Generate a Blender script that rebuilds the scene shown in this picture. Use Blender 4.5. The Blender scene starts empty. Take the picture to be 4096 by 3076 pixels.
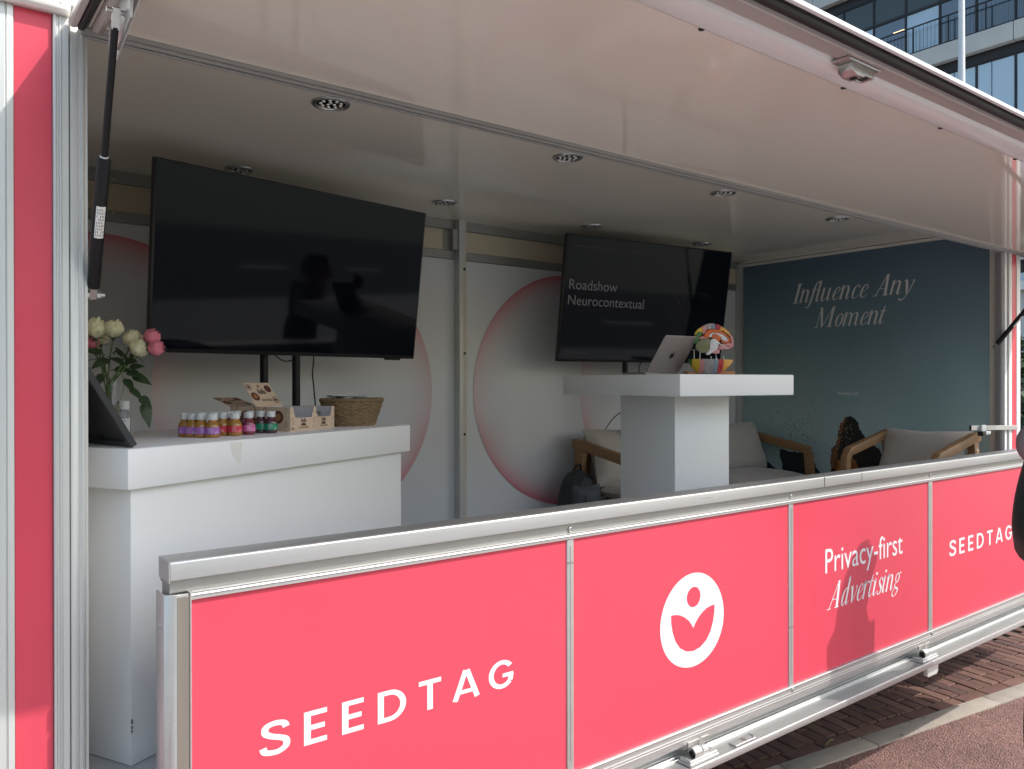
import bpy, bmesh, math, random
from mathutils import Vector, Matrix, Euler
R = math.radians
random.seed(7)
S = bpy.context.scene
COL = S.collection

# ------------------------------------------------------------------ camera
cd = bpy.data.cameras.new("camera")
cam = bpy.data.objects.new("camera", cd)
COL.objects.link(cam)
cd.sensor_width = 36.0
cd.lens = 27.94
cd.clip_start = 0.05
cd.clip_end = 800
_yaw, _pit, _rol = R(52.645), R(-0.122), R(-0.067)
_f = Vector((math.cos(_yaw), math.sin(_yaw), 0))
_r = Vector((math.sin(_yaw), -math.cos(_yaw), 0))
_u = Vector((0, 0, 1))
_f2 = _f * math.cos(_pit) + _u * math.sin(_pit)
_u2 = _u * math.cos(_pit) - _f * math.sin(_pit)
_r3 = _r * math.cos(_rol) + _u2 * math.sin(_rol)
_u3 = _u2 * math.cos(_rol) - _r * math.sin(_rol)
CAM = Vector((0, 0, 2.08))
cam.matrix_world = Matrix(((_r3.x, _u3.x, -_f2.x, CAM.x), (_r3.y, _u3.y, -_f2.y, CAM.y), (_r3.z, _u3.z, -_f2.z, CAM.z), (0, 0, 0, 1)))
S.camera = cam

# ------------------------------------------------------------------ sky, sun, exposure
SUN = Vector((0.78, -1.0, 1.42)).normalized()
w = bpy.data.worlds.new("World")
S.world = w
w.use_nodes = True
wn = w.node_tree
bg = wn.nodes["Background"]
sky = wn.nodes.new("ShaderNodeTexSky")
sky.sky_type = 'NISHITA'
sky.sun_disc = False
sky.sun_elevation = math.asin(SUN.z)
sky.sun_rotation = math.atan2(SUN.x, SUN.y)
sky.air_density = 1.6
sky.dust_density = 3.4
sky.ozone_density = 3.5
wn.links.new(sky.outputs[0], bg.inputs[0])
bg.inputs[1].default_value = 0.15
sl = bpy.data.lights.new("sun", 'SUN')
sl.energy = 2.2
sl.angle = R(0.53)
sl.color = (1.0, 0.965, 0.92)
so = bpy.data.objects.new("sun", sl)
COL.objects.link(so)
so.rotation_euler = (-SUN).to_track_quat('-Z', 'Y').to_euler()
S.view_settings.view_transform = 'Standard'
S.view_settings.look = 'None'
S.view_settings.exposure = 0.80
S.view_settings.gamma = 1.0
S.view_settings.use_curve_mapping = False
S.cycles.max_bounces = 10
S.cycles.diffuse_bounces = 6
S.cycles.glossy_bounces = 5

# ------------------------------------------------------------------ materials
def _in(b, n, v):
    if n in b.inputs:
        b.inputs[n].default_value = v

def mat(name, col, rough=0.5, metal=0.0, var=0.06, scale=6.0, bump=0.0, bscale=60.0, spec=0.5, coat=0.0,
        stretch=None, emit=None, trans=0.0, rvar=0.08, sheen=0.0, spot=None):
    m = bpy.data.materials.new(name)
    m.use_nodes = True
    n = m.node_tree.nodes
    L = m.node_tree.links
    b = n["Principled BSDF"]
    c = tuple(col) + (1.0,)
    b.inputs["Base Color"].default_value = c
    b.inputs["Roughness"].default_value = rough
    b.inputs["Metallic"].default_value = metal
    _in(b, "Specular IOR Level", spec)
    _in(b, "Coat Weight", coat)
    _in(b, "Sheen Weight", sheen)
    if trans:
        _in(b, "Transmission Weight", trans)
    tc = n.new("ShaderNodeTexCoord")
    mp = n.new("ShaderNodeMapping")
    L.new(tc.outputs["Object"], mp.inputs[0])
    if stretch:
        mp.inputs["Scale"].default_value = stretch
    if var or rvar:
        nz = n.new("ShaderNodeTexNoise")
        nz.inputs["Scale"].default_value = scale
        nz.inputs["Detail"].default_value = 5
        L.new(mp.outputs[0], nz.inputs["Vector"])
    if var:
        mx = n.new("ShaderNodeMix")
        mx.data_type = 'RGBA'
        mx.inputs[6].default_value = tuple(max(0, x * (1 - var * 2)) for x in col) + (1,)
        mx.inputs[7].default_value = tuple(min(1, x * (1 + var)) for x in col) + (1,)
        L.new(nz.outputs[0], mx.inputs[0])
        last = mx.outputs[2]
        if spot:   # sparse marks with a shape of their own: (colour, scale, threshold)
            n2 = n.new("ShaderNodeTexNoise")
            n2.inputs["Scale"].default_value = spot[1]
            n2.inputs["Detail"].default_value = 8
            L.new(mp.outputs[0], n2.inputs["Vector"])
            rp = n.new("ShaderNodeValToRGB")
            rp.color_ramp.elements[0].position = spot[2]
            rp.color_ramp.elements[1].position = spot[2] + 0.06
            L.new(n2.outputs[0], rp.inputs[0])
            m2 = n.new("ShaderNodeMix")
            m2.data_type = 'RGBA'
            L.new(rp.outputs[0], m2.inputs[0])
            L.new(last, m2.inputs[6])
            m2.inputs[7].default_value = tuple(spot[0]) + (1,)
            last = m2.outputs[2]
        L.new(last, b.inputs["Base Color"])
    if rvar:
        mr = n.new("ShaderNodeMapRange")
        mr.inputs[3].default_value = max(0.0, rough - rvar)
        mr.inputs[4].default_value = min(1.0, rough + rvar)
        L.new(nz.outputs[0], mr.inputs[0])
        L.new(mr.outputs[0], b.inputs["Roughness"])
    if bump:
        nb = n.new("ShaderNodeTexNoise")
        nb.inputs["Scale"].default_value = bscale
        nb.inputs["Detail"].default_value = 4
        L.new(mp.outputs[0], nb.inputs["Vector"])
        bp = n.new("ShaderNodeBump")
        bp.inputs["Strength"].default_value = min(1.0, bump)
        bp.inputs["Distance"].default_value = 0.01
        L.new(nb.outputs[0], bp.inputs["Height"])
        L.new(bp.outputs[0], b.inputs["Normal"])
    if emit:
        _in(b, "Emission Color", tuple(emit[0]) + (1,))
        _in(b, "Emission Strength", emit[1])
    return m

def ramp_mat(name, axis, stops, rough=0.5, spec=0.4, bump=0.0, lo=0.0, hi=1.0, radial=False):
    """printed gradient: colour along an object axis (or along the distance from the object's origin)"""
    m = bpy.data.materials.new(name)
    m.use_nodes = True
    n = m.node_tree.nodes
    L = m.node_tree.links
    b = n["Principled BSDF"]
    b.inputs["Roughness"].default_value = rough
    _in(b, "Specular IOR Level", spec)
    tc = n.new("ShaderNodeTexCoord")
    nz = n.new("ShaderNodeTexNoise")
    nz.inputs["Scale"].default_value = 1.6
    L.new(tc.outputs["Object"], nz.inputs["Vector"])
    mr = n.new("ShaderNodeMapRange")
    mr.inputs[1].default_value = lo
    mr.inputs[2].default_value = hi
    if radial:
        ln = n.new("ShaderNodeVectorMath")
        ln.operation = 'LENGTH'
        L.new(tc.outputs["Object"], ln.inputs[0])
        L.new(ln.outputs["Value"], mr.inputs[0])
    else:
        sp = n.new("ShaderNodeSeparateXYZ")
        L.new(tc.outputs["Object"], sp.inputs[0])
        ad = n.new("ShaderNodeMath")
        ad.operation = 'MULTIPLY_ADD'
        ad.inputs[1].default_value = 0.3
        L.new(nz.outputs[0], ad.inputs[0])
        L.new(sp.outputs[axis], ad.inputs[2])
        L.new(ad.outputs[0], mr.inputs[0])
    rp = n.new("ShaderNodeValToRGB")
    el = rp.color_ramp.elements
    el[0].position, el[0].color = stops[0][0], tuple(stops[0][1]) + (1,)
    el[1].position, el[1].color = stops[-1][0], tuple(stops[-1][1]) + (1,)
    for p, c in stops[1:-1]:
        e = el.new(p)
        e.color = tuple(c) + (1,)
    L.new(mr.outputs[0], rp.inputs[0])
    L.new(rp.outputs[0], b.inputs["Base Color"])
    return m

M = {}
M['alu'] = mat('brushed_aluminium', (0.60, 0.60, 0.59), 0.42, 0.75, 0.05, 5, 0.06, 120, stretch=(0.4, 6, 6), spot=((0.30, 0.29, 0.27), 9, 0.70))
M['alu_v'] = mat('anodised_aluminium_upright', (0.62, 0.63, 0.61), 0.48, 0.35, 0.025, 3, 0.01, 60, stretch=(3, 3, 0.5), spot=((0.48, 0.48, 0.46), 3, 0.78))
M['alu_d'] = mat('dull_aluminium', (0.40, 0.39, 0.37), 0.5, 0.7, 0.12, 6, 0.08, 80, stretch=(0.5, 4, 4))
M['alu_b'] = mat('bronze_tinted_aluminium', (0.34, 0.30, 0.26), 0.42, 0.7, 0.12, 5, 0.05, 60, stretch=(4, 4, 0.4))
M['white_frame'] = mat('white_coated_aluminium', (0.78, 0.77, 0.75), 0.34, 0.0, 0.04, 5, 0.03, 60, coat=0.2, spot=((0.45, 0.43, 0.40), 10, 0.72))
M['pink'] = mat('coral_pink_vinyl', (0.68, 0.065, 0.103), 0.36, 0, 0.04, 1.4, 0.06, 2.2, spec=0.4, rvar=0.08, spot=((0.58, 0.062, 0.094), 7.0, 0.72))
M['white_print'] = mat('white_vinyl_print', (0.76, 0.77, 0.79), 0.4, 0, 0.02, 4)
M['cream'] = mat('glossy_cream_laminate', (0.87, 0.805, 0.70), 0.04, 0, 0.015, 1.0, 0.0, 6, spec=0.75, rvar=0.015)
M['cream_m'] = mat('matt_cream_laminate', (0.76, 0.72, 0.66), 0.45, 0, 0.04, 3)
M['beige'] = mat('beige_panel', (0.66, 0.57, 0.42), 0.4, 0, 0.04, 3)
M['wallw'] = mat('white_printed_wall', (0.80, 0.815, 0.835), 0.42, 0, 0.03, 1.5, spec=0.35)
M['lino'] = mat('grey_floor', (0.50, 0.51, 0.51), 0.45, 0, 0.1, 5, 0.05, 70)
M['dark'] = mat('dark_chassis', (0.03, 0.03, 0.03), 0.7, 0.1, 0.2, 6)
M['rubber'] = mat('black_rubber', (0.018, 0.017, 0.018), 0.55, 0, 0.15, 8)
M['black'] = mat('black_plastic', (0.014, 0.014, 0.016), 0.4, 0, 0.1, 8)
M['blackm'] = mat('black_satin_paint', (0.010, 0.010, 0.011), 0.42, 0, 0.1, 8, spec=0.3)
M['steel'] = mat('zinc_plated_steel', (0.55, 0.55, 0.53), 0.33, 0.9, 0.12, 20, 0.05, 90)
M['screen'] = mat('dark_screen_glass', (0.004, 0.006, 0.012), 0.05, 0, 0.0, 1, spec=0.17, rvar=0.015)
M['white'] = mat('white_furniture_paint', (0.84, 0.845, 0.84), 0.42, 0, 0.02, 3, 0.04, 50, spot=((0.70, 0.69, 0.66), 5.5, 0.745))
M['wood'] = mat('oiled_teak', (0.33, 0.185, 0.085), 0.5, 0, 0.22, 5, 0.1, 40, stretch=(2, 9, 9))
M['fabric'] = mat('stone_grey_cushion_fabric', (0.52, 0.475, 0.42), 0.9, 0, 0.05, 9, 0.22, 420, spec=0.2, sheen=0.3)
M['paper'] = mat('white_paper', (0.84, 0.84, 0.82), 0.8, 0, 0.03, 8)
M['kraft'] = mat('kraft_card', (0.62, 0.47, 0.35), 0.65, 0, 0.05, 12)
M['kraft_in'] = mat('pale_grey_card_lining', (0.60, 0.62, 0.66), 0.7, 0, 0.04, 12)
M['ink'] = mat('black_print_ink', (0.02, 0.018, 0.016), 0.6, 0, 0.05, 8)
M['brown'] = mat('brown_print', (0.11, 0.035, 0.02), 0.6, 0, 0.3, 90)
M['tanp'] = mat('tan_print', (0.40, 0.17, 0.07), 0.6, 0, 0.3, 120)
M['wicker'] = mat('woven_seagrass', (0.27, 0.18, 0.095), 0.75, 0, 0.3, 60, 0.3, 150)
M['leaf'] = mat('rose_leaf', (0.03, 0.062, 0.022), 0.45, 0, 0.35, 25, 0.1, 90)
M['stem'] = mat('rose_stem', (0.10, 0.16, 0.05), 0.5, 0, 0.2, 30)
M['rosew'] = mat('cream_rose_petal', (0.70, 0.67, 0.42), 0.6, 0, 0.22, 60, sheen=0.2)
M['rosep'] = mat('pink_rose_petal', (0.74, 0.19, 0.25), 0.6, 0, 0.35, 50, sheen=0.2)
M['glass'] = mat('clear_glass', (0.95, 0.97, 0.97), 0.03, 0, 0, 1, trans=1.0, rvar=0)
M['capg'] = mat('grey_white_cap', (0.62, 0.64, 0.64), 0.4, 0, 0.05, 40, 0.3, 300)
M['laptop'] = mat('space_grey_metal', (0.36, 0.33, 0.32), 0.42, 0.6, 0.03, 10)
M['jacket'] = mat('dark_green_wool', (0.013, 0.045, 0.034), 0.9, 0, 0.3, 30, 0.35, 260, spec=0.2, sheen=0.15)
M['hood'] = mat('grey_marl_hood', (0.24, 0.235, 0.24), 0.9, 0, 0.1, 30, 0.3, 300, spec=0.2)
M['skin'] = mat('skin', (0.55, 0.33, 0.24), 0.55, 0, 0.06, 20)
M['hair'] = mat('dark_hair', (0.03, 0.02, 0.014), 0.6, 0, 0.3, 40, 0.4, 120)
M['denim'] = mat('dark_denim', (0.03, 0.04, 0.07), 0.85, 0, 0.15, 40, 0.2, 300)
M['shoe'] = mat('black_leather_shoe', (0.02, 0.02, 0.02), 0.45)
M['concrete'] = mat('board_marked_concrete', (0.60, 0.585, 0.54), 0.85, 0, 0.12, 0.9, 0.3, 14)
M['frame_d'] = mat('dark_window_frame', (0.022, 0.018, 0.02), 0.45, 0.2, 0.1, 3)
M['pane'] = mat('office_window_glass', (0.07, 0.10, 0.13), 0.03, 0, 0.15, 0.25, spec=1.0, coat=1.0, rvar=0.01)
M['blind'] = mat('blue_grey_roller_blind', (0.46, 0.60, 0.70), 0.25, 0, 0.08, 0.4, spec=0.8, coat=0.6)
M['pane_g'] = mat('dark_green_tinted_glass', (0.035, 0.05, 0.042), 0.06, 0, 0.2, 0.4, spec=0.7, rvar=0.02)
M['pole'] = mat('white_pole_paint', (0.72, 0.74, 0.75), 0.4, 0, 0.05, 2)
M['kerb'] = mat('worn_concrete_kerb', (0.37, 0.32, 0.27), 0.9, 0, 0.14, 9, 0.35, 160, spot=((0.16, 0.15, 0.12), 12, 0.70))
M['sand'] = mat('joint_sand_and_dirt', (0.075, 0.062, 0.045), 0.95, 0, 0.4, 14, 0.6, 90)
M['lens'] = mat('silver_lens', (.75, .74, .70), .12, .8, .1, 60)
M['fol'] = mat('tree_foliage', (.045, .085, .022), .6, 0, .5, 1.2)
M['weed'] = mat('dry_grass_and_moss', (0.17, 0.16, 0.05), 0.85, 0, 0.5, 30)

# ------------------------------------------------------------------ mesh building
OFF = {}

class MB:
    def __init__(s):
        s.v, s.f, s.mi, s.chunks = [], [], [], []
    def add(s, vs, fs, mi=0):
        o = len(s.v)
        s.chunks.append((o, len(s.f)))
        s.v += [tuple(v) for v in vs]
        s.f += [tuple(i + o for i in f) for f in fs]
        s.mi += [mi] * len(fs)
        return s
    def box(s, x0, x1, y0, y1, z0, z1, mi=0):
        vs = [(x, y, z) for z in (z0, z1) for y in (y0, y1) for x in (x0, x1)]
        return s.add(vs, [(0, 2, 3, 1), (4, 5, 7, 6), (0, 1, 5, 4), (2, 6, 7, 3), (0, 4, 6, 2), (1, 3, 7, 5)], mi)
    def obox(s, c, ax, ay, az, mi=0):
        c, ax, ay, az = Vector(c), Vector(ax), Vector(ay), Vector(az)
        vs = [c + ax * i + ay * j + az * k for k in (-1, 1) for j in (-1, 1) for i in (-1, 1)]
        return s.add(vs, [(0, 2, 3, 1), (4, 5, 7, 6), (0, 1, 5, 4), (2, 6, 7, 3), (0, 4, 6, 2), (1, 3, 7, 5)], mi)
    def bar(s, p, q, w, h, up=(0, 0, 1), mi=0):
        p, q = Vector(p), Vector(q)
        d = q - p
        L = d.length / 2
        d.normalize()
        up = Vector(up)
        sd = d.cross(up).normalized()
        up = sd.cross(d)
        return s.obox((p + q) / 2, d * L, sd * (w / 2), up * (h / 2), mi)
    def tube(s, pts, r, n=10, mi=0, caps=True):
        pts = [Vector(p) for p in pts]
        rs = r if isinstance(r, (list, tuple)) else [r] * len(pts)
        vs, fs = [], []
        t0 = (pts[1] - pts[0]).normalized()
        a = t0.orthogonal().normalized()
        for i, p in enumerate(pts):
            t = (pts[min(i + 1, len(pts) - 1)] - pts[max(i - 1, 0)]).normalized()
            a = (a - t * a.dot(t)).normalized()
            b = t.cross(a)
            for k in range(n):
                an = 2 * math.pi * k / n
                vs.append(p + (a * math.cos(an) + b * math.sin(an)) * rs[i])
        for i in range(len(pts) - 1):
            for k in range(n):
                k2 = (k + 1) % n
                fs.append((i * n + k, i * n + k2, (i + 1) * n + k2, (i + 1) * n + k))
        if caps:
            fs.append(tuple(range(n - 1, -1, -1)))
            fs.append(tuple((len(pts) - 1) * n + k for k in range(n)))
        return s.add(vs, fs, mi)
    def lathe(s, prof, c=(0, 0, 0), n=20, mi=0, ax=None, sx=1.0, sy=1.0):
        c = Vector(c)
        q = Vector((0, 0, 1)).rotation_difference(Vector(ax)) if ax is not None else None
        vs, fs = [], []
        for (r, z) in prof:
            for k in range(n):
                an = 2 * math.pi * k / n
                v = Vector((r * math.cos(an) * sx, r * math.sin(an) * sy, z))
                vs.append(c + (q @ v if q else v))
        for i in range(len(prof) - 1):
            for k in range(n):
                k2 = (k + 1) % n
                fs.append((i * n + k, i * n + k2, (i + 1) * n + k2, (i + 1) * n + k))
        if prof[0][0] > 1e-6:
            fs.append(tuple(range(n - 1, -1, -1)))
        if prof[-1][0] > 1e-6:
            fs.append(tuple((len(prof) - 1) * n + k for k in range(n)))
        return s.add(vs, fs, mi)
    def prism(s, poly, fn, d, mi=0):
        """2-D outline mapped by fn(u, v) and pushed along d"""
        a = [Vector(fn(*p)) for p in poly]
        d = Vector(d)
        n = len(a)
        vs = a + [p + d for p in a]
        fs = [tuple(range(n)), tuple(range(2 * n - 1, n - 1, -1))]
        fs += [(i, i + n, (i + 1) % n + n, (i + 1) % n) for i in range(n)]
        return s.add(vs, fs, mi)
    def extr_x(s, prof, x0, x1, mi=0):
        return s.prism(prof, lambda y, z: (x0, y, z), (x1 - x0, 0, 0), mi)
    def extr_z(s, prof, z0, z1, mi=0):
        return s.prism(prof, lambda x, y: (x, y, z0), (0, 0, z1 - z0), mi)
    def grid(s, fn, nu, nv, mi=0, closed_u=False):
        vs = [fn(i / nu, j / nv) for j in range(nv + 1) for i in range(nu + (0 if closed_u else 1))]
        W_ = nu + (0 if closed_u else 1)
        fs = []
        for j in range(nv):
            for i in range(nu):
                i2 = (i + 1) % W_
                fs.append((j * W_ + i, j * W_ + i2, (j + 1) * W_ + i2, (j + 1) * W_ + i))
        return s.add(vs, fs, mi)
    def mesh(s, name, mats, off=(0, 0, 0), smooth=None, bevel=0.0, seg=2):
        off = Vector(off)
        me = bpy.data.meshes.new(name)
        me.from_pydata([Vector(v) - off for v in s.v], [], s.f)
        for i, p in enumerate(me.polygons):
            p.material_index = s.mi[i]
        bm = bmesh.new()
        bm.from_mesh(me)
        bmesh.ops.recalc_face_normals(bm, faces=bm.faces)
        if bevel:
            es = [e for e in bm.edges if len(e.link_faces) == 2 and e.calc_face_angle(0) > R(28)]
            bmesh.ops.bevel(bm, geom=es, offset=bevel, segments=seg, affect='EDGES', profile=0.5, clamp_overlap=True)
        bm.to_mesh(me)
        bm.free()
        for m in (mats if isinstance(mats, (list, tuple)) else [mats]):
            me.materials.append(M[m] if isinstance(m, str) else m)
        if smooth is not None:
            me.shade_smooth()
            if smooth < 180:
                me.set_sharp_from_angle(angle=R(smooth))
        return me
    def build(s, name, mats, parent=None, smooth=None, bevel=0.0, seg=2, label=None, kind=None):
        if bevel and smooth is None:
            smooth = 35
        off = OFF.get(parent.name, Vector((0, 0, 0))) if parent else Vector((0, 0, 0))
        me = s.mesh(name, mats, off, smooth, bevel, seg)
        o = bpy.data.objects.new(name, me)
        COL.objects.link(o)
        if parent:
            o.parent = parent
            OFF[o.name] = off
        if label:
            o['label'] = label
        if kind:
            o['kind'] = kind
        return o

def each(q, name, mats, parent, **kw):
    """every piece collected in q becomes an object of its own"""
    ends = q.chunks[1:] + [(len(q.v), len(q.f))]
    for (v0, f0), (v1, f1) in zip(q.chunks, ends):
        p = MB()
        p.add(q.v[v0:v1], [tuple(i - v0 for i in f) for f in q.f[f0:f1]])
        o = p.build(name, mats, parent, **kw)
    return o

def thing(name, label, cat, loc=(0, 0, 0), rotz=0.0, group=None, world=False):
    """Empty at a thing's base. world=True: its parts are written in world coordinates"""
    o = bpy.data.objects.new(name, None)
    COL.objects.link(o)
    o.location = loc
    o.rotation_euler = (0, 0, rotz)
    o.empty_display_size = 0.1
    o['label'] = label
    o['category'] = cat
    if group:
        o['group'] = group
    OFF[o.name] = Vector(loc) if world else Vector((0, 0, 0))
    return o

def tag(o, label, cat, group=None):
    o['label'] = label
    o['category'] = cat
    if group:
        o['group'] = group
    return o

def dup(o, parent=None):
    c = o.copy()
    COL.objects.link(c)
    if parent:
        c.parent = parent
    for ch in list(o.children):
        dup(ch, c)
    return c

def kids(o, first):
    return [c for c in o.children if c.name.split('.')[0] == first]

# ------------------------------------------------------------------ lettering
def text(s, name, m, parent, org, xd, ud, width=None, cap=0.1, weight=0.0, thick=0.0008, gap=1.0, label=None):
    """sans lettering as a thin solid: org = left end of the base line"""
    c = bpy.data.curves.new(name, 'FONT')
    c.body = s
    c.size = 1.0
    c.space_character = gap
    c.offset = weight
    c.resolution_u = 4
    c.fill_mode = 'FRONT'
    t = bpy.data.objects.new(name, c)
    COL.objects.link(t)
    dg = bpy.context.evaluated_depsgraph_get()
    me = bpy.data.meshes.new_from_object(t.evaluated_get(dg))
    bpy.data.objects.remove(t)
    xs = [v.co.x for v in me.vertices]
    x0, x1 = min(xs), max(xs)
    sy = cap / 0.729
    sx = (width / (x1 - x0)) if width else sy
    xd, ud, org = Vector(xd).normalized(), Vector(ud).normalized(), Vector(org)
    nd = xd.cross(ud)
    off = OFF.get(parent.name, Vector((0, 0, 0))) if parent else Vector((0, 0, 0))
    for v in me.vertices:
        v.co = org + xd * ((v.co.x - x0) * sx) + ud * (v.co.y * sy) + nd * thick - off
    me.materials.clear()
    me.materials.append(M[m] if isinstance(m, str) else m)
    o = bpy.data.objects.new(name, me)
    COL.objects.link(o)
    if parent:
        o.parent = parent
        OFF[o.name] = off
    if label:
        o['label'] = label
    return o

def _spline(pts, n=7):
    if len(pts) < 3:
        return pts
    out = []
    for i in range(len(pts) - 1):
        p0, p1, p2, p3 = pts[max(i - 1, 0)], pts[i], pts[i + 1], pts[min(i + 2, len(pts) - 1)]
        for k in range(n):
            t = k / n
            out.append(tuple(0.5 * (2 * b + (c - a) * t + (2 * a - 5 * b + 4 * c - d) * t * t + (3 * b - a - 3 * c + d) * t ** 3)
                             for a, b, c, d in zip(p0, p1, p2, p3)))
    out.append(pts[-1])
    return out

TH = 0.09
GL = {
 'n': (0.45, [[(-.06, .53, .02), (-.02, .6, .05), (0.01, .63, TH), (0, 0, TH)], [(0, .38, .02), (.1, .57, .03), (.19, .63, .05), (.26, .55, TH), (.27, .3, TH), (.26, .1, TH), (.29, .01, .04), (.34, .03, .025), (.4, .12, .02)]]),
 'm': (0.73, [[(-.06, .53, .02), (-.02, .6, .05), (0.01, .63, TH), (0, 0, TH)], [(0, .38, .02), (.1, .57, .03), (.19, .63, .05), (.26, .55, TH), (.27, .3, TH), (.27, 0, TH)], [(.27, .38, .02), (.37, .57, .03), (.46, .63, .05), (.53, .55, TH), (.54, .3, TH), (.53, .1, TH), (.56, .01, .04), (.61, .03, .025), (.67, .12, .02)]]),
 'i': (0.21, [[(-.06, .53, .02), (-.02, .6, .05), (0.01, .62, TH), (0, .3, TH), (0, .1, TH), (.03, .01, .04), (.08, .03, .025), (.13, .12, .02)], [(0.03, .80, .10), (0.03, .90, .10)]]),
 'u': (0.46, [[(-.06, .53, .02), (-.02, .6, .05), (0.01, .62, TH), (0, .35, TH), (0, .12, TH), (.05, .01, .05), (.14, .04, .025), (.26, .25, .02)], [(.28, .63, TH), (.27, .3, TH), (.26, .1, TH), (.29, .01, .04), (.34, .03, .025), (.4, .12, .02)]]),
 'l': (0.21, [[(-.06, .93, .02), (-.02, .97, .05), (0.01, .99, TH), (0, .5, TH), (0, .1, TH), (.03, .01, .04), (.08, .03, .025), (.13, .12, .02)]]),
 'f': (0.25, [[(.27, .90, .06), (.22, .99, .035), (.13, .95, .05), (.08, .75, .08), (.05, .4, TH), (.02, 0, TH), (-.03, -.2, .06), (-.1, -.28, .03), (-.16, -.22, .05)], [(-.05, .615, .03), (.22, .615, .03)]]),
 'e': (0.35, [[(.04, .27, .02), (.18, .34, .025), (.26, .48, .04), (.2, .62, .03), (.09, .54, .055), (.03, .3, TH), (.05, .08, .07), (.14, .005, .035), (.24, .07, .025), (.3, .17, .02)]]),
 'c': (0.33, [[(.26, .49, .07), (.25, .6, .04), (.17, .635, .03), (.07, .5, .065), (.03, .28, TH), (.06, .06, .06), (.15, .0, .03), (.24, .07, .025), (.3, .17, .02)]]),
 'o': (0.39, [[(.18, .63, .03), (.07, .52, .065), (.03, .3, TH), (.06, .07, .06), (.15, .005, .03), (.26, .12, .065), (.3, .34, TH), (.27, .55, .06), (.18, .63, .03)]]),
 'd': (0.45, [[(.27, .5, .03), (.19, .625, .03), (.08, .5, .065), (.03, .27, TH), (.06, .05, .06), (.14, .01, .03), (.27, .26, .02)], [(.2, .93, .02), (.25, .97, .05), (.28, .99, TH), (.27, .5, TH), (.26, .1, TH), (.29, .01, .04), (.34, .03, .025), (.4, .12, .02)]]),
 'v': (0.37, [[(-.05, .55, .02), (0, .62, .05), (.04, .58, TH), (.1, .2, TH), (.12, 0, .05)], [(.12, 0, .03), (.22, .2, .025), (.3, .45, .03), (.28, .62, .06)]]),
 'y': (0.40, [[(-.05, .55, .02), (0, .62, .05), (.05, .58, TH), (.12, .25, TH), (.16, .0, .05)], [(.33, .62, .07), (.31, .42, .04), (.2, .0, .03), (.08, -.24, .035), (-.03, -.28, .05), (-.09, -.2, .07)]]),
 'r': (0.29, [[(-.06, .53, .02), (-.02, .6, .05), (0.01, .63, TH), (0, 0, TH)], [(0, .36, .02), (.08, .54, .025), (.16, .63, .04), (.24, .6, .07), (.25, .55, .06)]]),
 't': (0.25, [[(.08, .85, .03), (.04, .6, .075), (.01, .3, TH), (.01, .1, TH), (.05, .01, .04), (.11, .04, .025), (.17, .13, .02)], [(-.08, .61, .03), (.19, .61, .03)]]),
 's': (0.30, [[(.22, .5, .06), (.19, .61, .035), (.1, .63, .035), (.04, .52, .06), (.1, .37, TH), (.19, .23, TH), (.17, .06, .055), (.08, .0, .035), (0, .06, .04), (-.01, .15, .06)]]),
 'g': (0.38, [[(.15, .63, .03), (.05, .54, .055), (.04, .38, .055), (.12, .25, .03), (.22, .33, .055), (.24, .5, .055), (.15, .63, .03)], [(.21, .57, .025), (.28, .63, .04), (.34, .6, .05)], [(.1, .26, .025), (.02, .17, .05), (.08, .06, .06), (.22, .0, .075), (.24, -.13, .055), (.1, -.27, .03), (-.05, -.22, .055), (-.05, -.08, .04), (.06, .04, .025)]]),
 'I': (0.33, [[(.13, 1, .115), (.11, 0, .115)], [(0.01, .985, .03), (.25, .985, .03)], [(-.01, .015, .03), (.23, .015, .03)]]),
 'A': (0.62, [[(.02, 0, .032), (.33, 1, .032)], [(.34, 1, .10), (.43, 0, .115)], [(.13, .33, .028), (.4, .33, .028)], [(-.09, .015, .03), (.11, .015, .03)], [(.31, .015, .03), (.54, .015, .03)]]),
 'M': (0.92, [[(.06, 0, .032), (.12, 1, .032)], [(.12, 1, .115), (.33, .02, .10)], [(.33, .02, .032), (.68, 1, .032)], [(.70, 1, .115), (.70, 0, .115)], [(-.05, .015, .03), (.17, .015, .03)], [(.58, .015, .03), (.82, .015, .03)], [(0, .985, .03), (.14, .985, .03)], [(.68, .985, .03), (.82, .985, .03)]]),
}
def _arc(cx, cy, rx, ry, a0, a1, w, n=14):
    return [(cx + rx * math.cos(R(a0 + (a1 - a0) * i / n)), cy + ry * math.sin(R(a0 + (a1 - a0) * i / n)), w) for i in range(n + 1)]
LW = 0.155
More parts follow.
